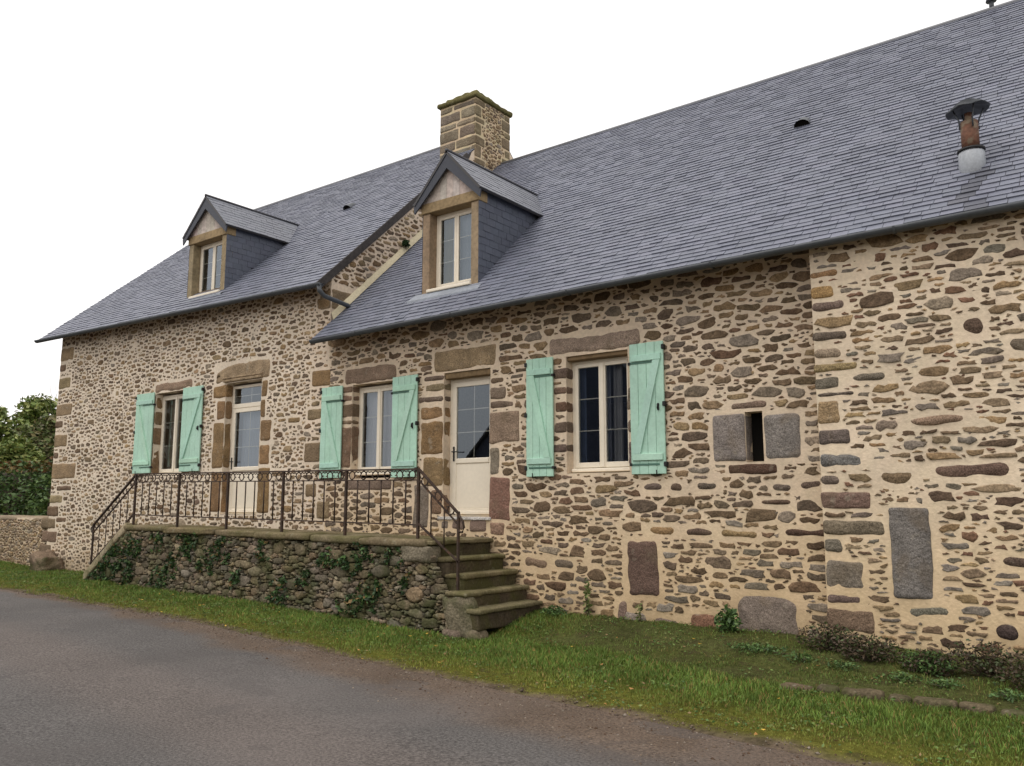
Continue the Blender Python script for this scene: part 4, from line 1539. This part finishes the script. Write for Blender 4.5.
rxs = [-120, -90, -70, -50, -40] + list(np.arange(-34, 8, .14)) + [9, 12, 20, 40]
NROW = 70
nx = len(rxs)
V, C = [], []
for j in range(NROW):
    t = (j / (NROW - 1)) ** 1.5
    for x in rxs:
        ye = ip(x, T_YE)
        y = lerp(ye + .12, -9.4 if ye > -8 else ye - 1, t)
        V.append((x, y, rz(x, y)))
        C.append(rc(x, y))
F = [(j * nx + i, (j + 1) * nx + i, (j + 1) * nx + i + 1, j * nx + i + 1) for j in range(NROW - 1) for i in range(nx - 1)]
m = MB()
m.add(V, F, C, 0, True)
props(m.build("road", M_ROAD), kind="structure")


# fast mesh for blades, leaves and pebbles
def fast_mesh(name, V, F, C, mat, parent=None):
    """V (n,k,3) points of n small polygons of k corners, or given faces F"""
    org = np.array(ORG.get(parent.name, (0, 0, 0))) if parent else np.zeros(3)
    V = V - org
    me = bpy.data.meshes.new(name)
    nv = V.shape[0] * V.shape[1]
    k = F.shape[1]
    n = V.shape[0]
    per = F.shape[0]
    idx = (np.arange(n)[:, None, None] * V.shape[1] + F[None]).reshape(-1)
    me.vertices.add(nv)
    me.vertices.foreach_set("co", V.reshape(-1).astype(np.float32))
    me.loops.add(len(idx))
    me.loops.foreach_set("vertex_index", idx.astype(np.int32))
    me.polygons.add(n * per)
    me.polygons.foreach_set("loop_start", (np.arange(n * per) * k).astype(np.int32))
    me.update(calc_edges=True)
    me.materials.append(mat)
    at = me.color_attributes.new("Col", 'FLOAT_COLOR', 'POINT')
    ca = np.ones((nv, 4), np.float32)
    ca[:, :3] = np.repeat(C, V.shape[1], axis=0)
    at.data.foreach_set("color", ca.ravel())
    me.validate()
    o = bpy.data.objects.new(name, me)
    COL.objects.link(o)
    if parent: o.parent = parent
    ORG[o.name] = tuple(org)
    return o


def leaf_mesh(cen, size, col, flat=.5, bias=None):
    """cen (n,3) leaf centres -> bent diamond leaves"""
    n = len(cen)
    d = rng.normal(size=(n, 3)); d[:, 2] *= flat
    if bias is not None: d += np.array(bias)
    d /= np.linalg.norm(d, axis=1)[:, None]
    e = rng.normal(size=(n, 3))
    e -= d * (e * d).sum(1)[:, None]
    e /= np.linalg.norm(e, axis=1)[:, None]
    s = (size * rng.uniform(.6, 1.4, n))[:, None]
    nn = np.cross(d, e)
    return np.stack([cen - d * s, cen + e * s * .5 + nn * s * .12, cen + d * s, cen - e * s * .5 + nn * s * .12], 1)


def palette(pal, n, amt=.2):
    p = np.array(pal)[rng.integers(0, len(pal), n)]
    return p * rng.uniform(1 - amt, 1 + amt, (n, 1))


def blades(pts, h, w, col, lean=.5):
    """pts (n,3), h (n), col (n,3) -> bent tapering blades"""
    n = len(pts)
    a = rng.uniform(0, 2 * np.pi, n)
    d = np.stack([np.cos(a), np.sin(a), np.zeros(n)], 1)
    b = rng.uniform(0, 2 * np.pi, n)
    l = np.stack([np.cos(b), np.sin(b), np.zeros(n)], 1) * (h * lean * rng.uniform(.2, 1.2, n))[:, None]
    up = np.zeros((n, 3)); up[:, 2] = h
    ww = (w * rng.uniform(.7, 1.3, n))[:, None]
    V = np.stack([pts - d * ww, pts + d * ww, pts + up * .6 + l * .35 + d * ww * .7, pts + up * .6 + l * .35 - d * ww * .7, pts + up * .95 + l], 1)
    return V


BF = np.array([[0, 1, 2], [0, 2, 3], [3, 2, 4]])


def scatter(n, x0, x1, dens):
    out = []
    while len(out) < n:
        x = random.uniform(x0, x1)
        ye = ip(x, T_YE)
        y = random.uniform(ye - .12, 0.02)
        if random.random() < dens(x, y, ye):
            out.append((x, y, gz(x, y)))
    return np.array(out)


def in_terrace(x, y):
    return -16.35 < x < -6.65 and y > -1.34


def dens(x, y, ye):
    if in_terrace(x, y) or (x > -2.8 and y > YP):
        return 0
    d = y - ye
    k = sstep(-.12, .35, d + .22 * NZ(x * 1.6, y * 1.6, 7) + .1 * NZ(x * 5, y * 5, 2))
    k *= 1 - .72 * max(0, bare(x, y))
    near = .35 if x < -16 else (.7 if x < -10 else 1)
    k *= min(1, max(.25, .85 + .9 * NZ(x * 1.9, y * 2.6, 21)))
    return max(0, k) * near


gp = scatter(130000, -24, 2.5, dens)
ye_ = np.interp(gp[:, 0], [t[0] for t in T_YE], [t[1] for t in T_YE])
dd = gp[:, 1] - ye_
lush = np.array([NZ(p[0] * 1.4, p[1] * 1.4, 11) for p in gp])
moss = np.clip(1.1 - dd * 1.3, 0, 1) * np.clip((gp[:, 0] + 9) / 4, .35, 1)
h = np.clip(.03 + .028 * lush + .012 * np.clip(dd - .3, 0, 1) - .022 * moss, .010, .07) * rng.uniform(.6, 1.4, len(gp))
g0, g1, g2 = np.array(S(106, 128, 54)), np.array(S(84, 108, 48)), np.array(S(138, 134, 60))
t = rng.uniform(0, 1, len(gp))[:, None]
col = g0 * t + g1 * (1 - t)
col = col * (1 - moss[:, None] * .75) + g2 * moss[:, None] * .75
br_ = np.array([max(0, bare(p[0], p[1])) for p in gp])
h *= 1 - .55 * br_
brn = rng.uniform(0, 1, len(gp)) < .11
col[brn] = np.array(S(140, 118, 70))
col = col * (1 - br_[:, None] * .55) + np.array(S(88, 94, 50)) * br_[:, None] * .55
col *= (1 + .25 * lush)[:, None] * .95
props(fast_mesh("grass", blades(gp, h, .0034, col, .8), BF, col, M_GRASS), kind="stuff")

# clover and other low broad leaves among the grass
cp_ = scatter(9000, -20, 2.0, lambda x, y, ye: 0 if (in_terrace(x, y) or (x > -2.8 and y > YP) or y < ye + .1) else max(0, NZ(x * 2.1, y * 2.1, 40) * 1.6 + .12))
cp_[:, 2] += rng.uniform(.005, .035, len(cp_))
cc_ = palette([S(84, 112, 54), S(66, 94, 44), S(96, 118, 58), S(104, 112, 62)], len(cp_), .25)
dd_ = rng.uniform(0, 1, len(cp_)) < .08
cc_[dd_] = palette([S(126, 104, 68)], dd_.sum(), .2)
props(fast_mesh("clover", leaf_mesh(cp_, .014, None, .25), np.array([[0, 1, 2], [0, 2, 3]]), cc_, M_LEAF), kind="stuff")

# pebbles on the verge
pb = []
while len(pb) < 5000:
    x = random.uniform(-16, 2)
    ye = ip(x, T_YE)
    wd = ip(x, [(-20, .12), (-14, .2), (-9, .5), (-5, .8), (0, 1.1)])
    y = ye + .1 - abs(random.gauss(0, .6)) * wd
    z = max(rz(x, y), gz(x, y))
    pb.append((x, y, z))
pb = np.array(pb)
n = len(pb)
s = rng.uniform(.004, .013, n) * (1 + (rng.uniform(0, 1, n) < .05) * .8)
oct_ = np.array([[1, 0, 0], [0, 1, 0], [-1, 0, 0], [0, -1, 0], [0, 0, .7], [0, 0, -.7]], float)
V = pb[:, None, :] + oct_[None] * s[:, None, None] * rng.uniform(.6, 1.3, (n, 6, 1))
OF = np.array([[0, 1, 4], [1, 2, 4], [2, 3, 4], [3, 0, 4], [1, 0, 5], [2, 1, 5], [3, 2, 5], [0, 3, 5]])
pc = np.array([S(112, 98, 84), S(96, 84, 74), S(132, 122, 110), S(88, 70, 56)])[rng.integers(0, 4, n)] * .85
props(fast_mesh("gravel", V, OF, pc, M_STONE), kind="stuff")


# ================================================================== PLANTS
LF = np.array([[0, 1, 2], [0, 2, 3]])


def ellipsoid(n, c, r, shell=.35):
    d = rng.normal(size=(n, 3))
    d /= np.linalg.norm(d, axis=1)[:, None]
    k = rng.uniform(shell, 1, n) ** .6
    return np.array(c) + d * k[:, None] * np.array(r)


def tree(loc, hgt, rad, pal, label, n=9000, leaf=.10, trunk=.14, clumps=26, base=.25):
    t = thing("tree", loc, label, "tree", None)
    x, y, z = loc
    tm = MB()
    tm.tube([(x, y, z - .2), (x + .05, y, z + hgt * .3), (x - .05, y + .1, z + hgt * .6), (x, y, z + hgt * .85)], [trunk, trunk * .8, trunk * .5, .02], S(84, 74, 62), 0, 8)
    cs = []
    for k in range(clumps):
        a = random.uniform(0, 2 * math.pi)
        v = random.uniform(base, 1)
        rr = rad * math.sin(math.pi * min(1, (v - base) / (1 - base) * .85 + .15)) * random.uniform(.35, .95)
        cc = (x + rr * math.cos(a), y + rr * math.sin(a), z + hgt * (.12 + .8 * v))
        cs.append(cc)
        tm.tube([(x, y, z + hgt * (.1 + .4 * v)), ((x + cc[0]) / 2, (y + cc[1]) / 2, (z + hgt * .3 * v + cc[2]) / 2), cc], [.05, .03, .008], S(84, 74, 62), 0, 5)
    tm.build("trunk", M_BARK, t)
    pts = []
    for cc in cs:
        s = rad * random.uniform(.22, .42)
        pts.append(ellipsoid(n // clumps, cc, (s, s, s * .75), .15))
    pts = np.concatenate(pts)
    pts = pts[pts[:, 2] > z + .05]
    fast_mesh("crown", leaf_mesh(pts, leaf, None), LF, palette(pal, len(pts), .25), M_LEAF, t)
    return t


gA = [S(100, 116, 56), S(118, 130, 68), S(86, 104, 50), S(134, 138, 78)]
gB = [S(86, 98, 56), S(100, 112, 64), S(122, 114, 76), S(96, 92, 66)]
tree((-38.6, 5.5, .3), 5.6, 2.0, gA, "broad green tree behind the hedge at the left edge, farthest from the house", 5500, .12)
tree((-35.6, 6.5, .3), 5.2, 1.7, gB, "dull green and brown tree behind the hedge, nearest the house corner", 4200, .11)
tree((-44.5, 10, .3), 6.9, 2.6, gA, "tall pale green tree seen between two others behind the hedge", 9000, .14)
tree((-31.5, 3.6, .3), 3.9, 1.2, gA, "low bushy tree rising just above the hedge top", 6000, .09)
# bare twiggy sapling
tw = thing("sapling", (-36.2, 7.2, .3), "bare twiggy sapling sticking up between the trees and the house corner", "tree")
m = MB()
bx, by = -36.2, 7.2
m.tube([(bx, by, .2), (bx + .1, by, 3.0), (bx + .1, by, 5.6)], [.06, .04, .012], S(84, 74, 62), 0, 6)
for k in range(46):
    z = random.uniform(3.2, 5.7)
    a = random.uniform(0, 6.28)
    L = random.uniform(.5, 1.2)
    p0 = Vector((bx + .1, by, z - .4))
    p1 = p0 + Vector((math.cos(a) * L * .5, math.sin(a) * L * .5, L * .9))
    p2 = p1 + Vector((math.cos(a) * L * .2 + random.uniform(-.2, .2), random.uniform(-.2, .2), L * .6))
    m.tube([p0, p1, p2], [.012, .008, .003], S(96, 86, 78), 0, 4)
m.build("trunk", M_BARK, tw)

hd = thing("hedge", (-27, 1.4, .2), "clipped dark green hedge with reddish new growth along its top", "hedge")
n = 26000
p = np.stack([rng.uniform(-40, -21.6, n), rng.uniform(.45, 2.2, n), rng.uniform(.2, 2.72, n)], 1)
sd_ = rng.uniform(0, 1, n)
k = sd_ < .55
p[k, 1] = .45 + np.abs(rng.normal(0, .10, k.sum()))
k2 = (sd_ > .8)
p[k2, 2] = 2.72 - np.abs(rng.normal(0, .08, k2.sum()))
p[:, 1] += .08 * np.sin(p[:, 0] * 2.1) + .05 * np.sin(p[:, 2] * 5 + p[:, 0])
p[:, 2] += .06 * np.sin(p[:, 0] * 1.7) + .04 * np.sin(p[:, 0] * 5.2)
p[:, 0] += 0
c = palette([S(64, 88, 44), S(80, 104, 54), S(56, 78, 40), S(92, 112, 58)], n, .25)
topm = (p[:, 2] > 2.45) & (rng.uniform(0, 1, n) < .65)
c[topm] = palette([S(112, 92, 50), S(100, 102, 52), S(116, 84, 52)], topm.sum(), .2)
fast_mesh("foliage", leaf_mesh(p, .07, None), LF, c, M_LEAF, hd)
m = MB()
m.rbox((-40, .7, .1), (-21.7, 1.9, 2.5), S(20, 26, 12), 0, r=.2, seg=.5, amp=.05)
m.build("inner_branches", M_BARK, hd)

gw = thing("garden_wall", (-25, 0, .2), "low rubble garden wall below the hedge, joining the left house corner", "wall")
m = MB()
wall_grid(m, -40, -20.8, .0, lambda u: 1.3 + .03 * NZ(u, 0), [], front(.06), lambda u, v: jit(S(208, 192, 168), .05))
m.rbox((-40, .05, 1.2), (-20.82, .45, 1.34), S(140, 126, 108), 0, r=.05, seg=.3, amp=.03)
for cen, poly in pack(-32, -20.9, .0, 1.3, [(.09, .15, .045, .065, .30), (.06, .10, .034, .05, .8), (.035, .055, .024, .034, 1.0)], lambda u, v: (v < 1.26) & (u < 9), [], .03):
    add_stone(m, cen, poly, front(.06), .014, pick(PAL_L), 1)
m.build("masonry", [M_MORTAR, M_STONE], gw)
m = MB()
m.rbox((-20.55, -.5, -.05), (-19.8, .0, .52), S(118, 102, 86), 0, r=.10, seg=.04, amp=.05, freq=5, warp=.16)
props(m.build("boulder", M_DRY), "brown boulder on the grass against the left house corner", "boulder")


def clump(name, loc, r, n, size, pal, label, cat, group=None, bias=(0, -.2, .3), stems=0):
    t = thing(name, loc, label, cat, group)
    pts = ellipsoid(n, (loc[0], loc[1], loc[2] + r[2] * .7), r, .05)
    gzv = np.array([gz(a, b) for a, b in pts[:, :2]])
    ok = pts[:, 2] > gzv + .005
    pts = pts[ok]
    fast_mesh("foliage", leaf_mesh(pts, size, None, .6, bias), LF, palette(pal, len(pts), .25), M_LEAF, t)
    m = MB()
    for k in range(max(4, stems)):
        q = pts[random.randrange(len(pts))]
        m.tube([(loc[0] + random.uniform(-.03, .03), loc[1], loc[2] - .03), ((loc[0] + q[0]) / 2, (loc[1] + q[1]) / 2, q[2] * .6 + loc[2] * .4), tuple(q)], [.006, .004, .002], S(76, 70, 46), 0, 4)
    m.build("stems", M_BARK, t)
    return t


GREEN = [S(72, 98, 50), S(86, 110, 58), S(62, 84, 46)]
DGR = [S(44, 66, 34), S(54, 78, 40), S(38, 58, 32)]
HEA = [S(80, 66, 52), S(70, 58, 46), S(68, 78, 44), S(86, 72, 56), S(60, 72, 40)]
clump("fern", (-3.93, -.22, .17), (.15, .11, .18), 380, .032, GREEN, "bright green leafy plant against the wall beside the big foundation boulder", "plant")
clump("weed_patch", (-3.35, -.75, .10), (.42, .2, .045), 420, .018, GREEN, "low spreading green weeds in the bed below the foundation boulder", "plant")
clump("weed_patch", (-6.3, -.22, .17), (.2, .14, .09), 260, .022, GREEN, "leafy weeds growing beside the foot of the right steps", "plant")
clump("weed_stalk", (-5.85, -.10, .17), (.07, .05, .34), 150, .025, [S(96, 112, 58), S(112, 116, 70)], "tall thin weed stalks in front of the wall under the shuttered window", "plant", stems=8)
clump("weed_stalk", (-5.1, -.12, .17), (.06, .04, .16), 70, .022, [S(96, 112, 58), S(112, 116, 70)], "short weed stalk by the wall below the dark square block", "plant", stems=5)
for k, (x, y, r_, lab) in enumerate(((-2.72, -.52, .26, "brown heather bush at the foot of the projecting wall corner"),
                                     (-2.28, -.72, .24, "mixed green and brown heather bush below the tall granite slab"),
                                     (-1.75, -.85, .20, "small greener heather bush, middle of the row along the right wall"),
                                     (-1.30, -.80, .30, "reddish brown heather bush second from the right edge"),
                                     (-.85, -1.05, .30, "dark heather bush at the far right edge"))):
    pal = HEA if k != 2 else GREEN + HEA[:2]
    clump("heather_bush", (x, y, gz(x, y)), (r_ * 1.35, r_ * .6, r_ * .62), 1500, .017, pal, lab, "shrub", "heather bushes along the right wall", stems=24)
for k, (x, y) in enumerate(((-2.45, -1.0), (-1.9, -1.2), (-1.55, -1.25), (-1.05, -1.4), (-2.9, -.9))):
    clump("weed_patch", (x, y, gz(x, y)), (.17, .12, .05), 170, .017, GREEN, "green weed tuft between the heather bushes and the stone border", "plant", "weed tufts in the right bed")
# ferns and ivy rooted in the dry stone wall
iv = [(-15.55, .5, .34, .34), (-15.15, .68, .26, .3), (-15.9, .3, .28, .24), (-14.6, .85, .2, .2), (-14.75, .45, .22, .26), (-13.85, .98, .18, .14), (-13.3, .62, .16, .2), (-12.9, .95, .26, .16),
      (-12.0, .9, .28, .18), (-12.35, .62, .2, .16), (-11.5, .5, .16, .18), (-10.9, .9, .18, .16), (-10.45, .32, .2, .18), (-9.35, .85, .22, .14), (-8.75, .85, .2, .16),
      (-8.55, .38, .18, .2), (-9.9, .55, .14, .14), (-8.05, .95, .18, .16), (-7.85, .6, .12, .12), (-9.0, .2, .2, .16), (-13.7, .35, .2, .18)]
for (x, z, rx, rz_) in iv:
    t = thing("wall_fern", (x, YT - .06, z), "dark green fern and ivy tuft rooted in the dry stone terrace wall", "plant", "ferns and ivy on the terrace wall")
    rx, rz_ = rx * random.uniform(1.1, 1.7), rz_ * random.uniform(1.1, 1.9)
    n = int(1100 * rx * rz_ / .06)
    a = rng.uniform(-1, 1, (n, 2))
    pts = np.stack([x + a[:, 0] * rx + .2 * rx * a[:, 1], YT - .015 - np.abs(rng.normal(0, .035, n)), z + a[:, 1] * rz_ - .25 * rz_ * (a[:, 0] ** 2)], 1)
    keep = np.array([NZ(p[0] * 7, p[2] * 7, 33) + .55 * NZ(p[0] * 17, p[2] * 17, 3) > .10 + .45 * ((u * u).sum() - .45) for p, u in zip(pts, a)])
    keep &= (pts[:, 2] < 1.12 + .012 * np.clip(-7.77 - pts[:, 0], 0, 7.2)) & (pts[:, 2] < slant(pts[:, 0]) + .02)
    if keep.sum() < 5:
        keep[:30] = True
    pts = pts[keep]
    sz = .026 * rng.uniform(.5, 1.5, len(pts))
    c = palette(DGR + GREEN[:1], len(pts), .3)
    dead = rng.uniform(0, 1, len(pts)) < .07
    c[dead] = palette([S(120, 98, 62)], dead.sum(), .2)
    fast_mesh("foliage", leaf_mesh(pts, sz, None, .6, (0, -.5, -.4)), LF, c, M_LEAF, t)
clump("moss_tuft", (-10.96, 1.72, 6.5), (.07, .09, .07), 160, .03, DGR, "small dark green tuft growing in the stone gable above the low roof", "plant")

# stone border of the bed
bx = -2.75
k = 0
blab = ["first border stone from the left, half sunk in the grass", "short brown border stone beside the sunken first one", "long pale border stone below the greener heather bush",
        "small dark border stone between two longer ones", "broad grey border stone in the middle of the row", "low cracked border stone with grass over its top",
        "long brown border stone near the right edge", "last border stone, cut off by the right edge of the photo", "border stone beyond the right edge"]
for L in (.3, .22, .36, .2, .34, .26, .4, .45):
    y = -1.88 + .02 * (k % 2)
    z = gz(bx + L / 2, y)
    m = MB()
    m.rbox((bx, y - .06, z - .1), (bx + L - .025, y + .08, z + .045 + random.uniform(-.02, .01)), jit(S(92, 82, 66), .12), 0, r=.03, seg=.05, amp=.016)
    props(m.build("border_stone", M_DRY), blab[k], "border stone", "stones edging the bed")
    bx += L
    k += 1

# fallen leaves
m = MB()
m.add([(-.03, 0, .004), (0, -.018, .0), (.034, 0, .008), (0, .018, .002)], [(0, 1, 2), (0, 2, 3)], S(186, 152, 62), 0)
lf = m.build("fallen_leaf", M_LEAF)
m = MB()
m.add([(-.03, 0, .004), (0, -.016, .0), (.03, 0, .012), (0, .018, .002)], [(0, 1, 2), (0, 2, 3)], S(150, 110, 60), 0)
lb = m.build("fallen_leaf", M_LEAF)
for src, num, lab, grp in ((lf, 34, "yellow fallen leaf lying on the grass verge", "yellow fallen leaves"), (lb, 26, "brown fallen leaf lying on the verge", "brown fallen leaves")):
    for k in range(num):
        o = src if k == 0 else src.copy()
        if k: COL.objects.link(o)
        x = random.uniform(-13, -2.2) if k else -6
        ye = ip(x, T_YE)
        y = random.uniform(ye - .15, -1.45 if x < -6.6 else -.4)
        o.location = (x, y, max(gz(x, y), rz(x, y)) + .035)
        s = random.uniform(.5, .95)
        o.scale = (s, s, s)
        o.rotation_euler = (random.uniform(-.3, .3), random.uniform(-.3, .3), random.uniform(0, 6.28))
        props(o, lab, "leaf", grp)

# the house across the road, seen only in the window panes
H3 = thing("roadside_house", (-18.6, -22, 0), "dark gabled house across the road, mirrored in the door and window panes", "house")
m = MB()
m.prism([(-23.9, -.3), (-13.3, -.3), (-13.3, 4.0), (-18.6, 9.3), (-23.9, 4.0)], -28, -19.3, S(84, 90, 106), 0)
m.build("wall", M_PLASTER, H3)
m = MB()
for sx in (-1, 1):
    xe = -18.6 + sx * 5.7
    p = ((xe, -19.1, 3.7), (xe, -28.2, 3.7), (-18.6, -19.1, 9.45), (-18.6, -28.2, 9.45))
    if sx > 0:
        p = (p[1], p[0], p[3], p[2])
    slab(m, *p, .1, S(60, 64, 72), mat=0, nu=1, nv=1)
m.build("roof", M_SLATE, H3)
tree((-50, -20, 0), 10, 3.6, gB, "unseen tree added across the road to darken the reflection in the leftmost shuttered window", 7000, .22, .25)  # added out of view to keep bright sky out of that pane's reflection
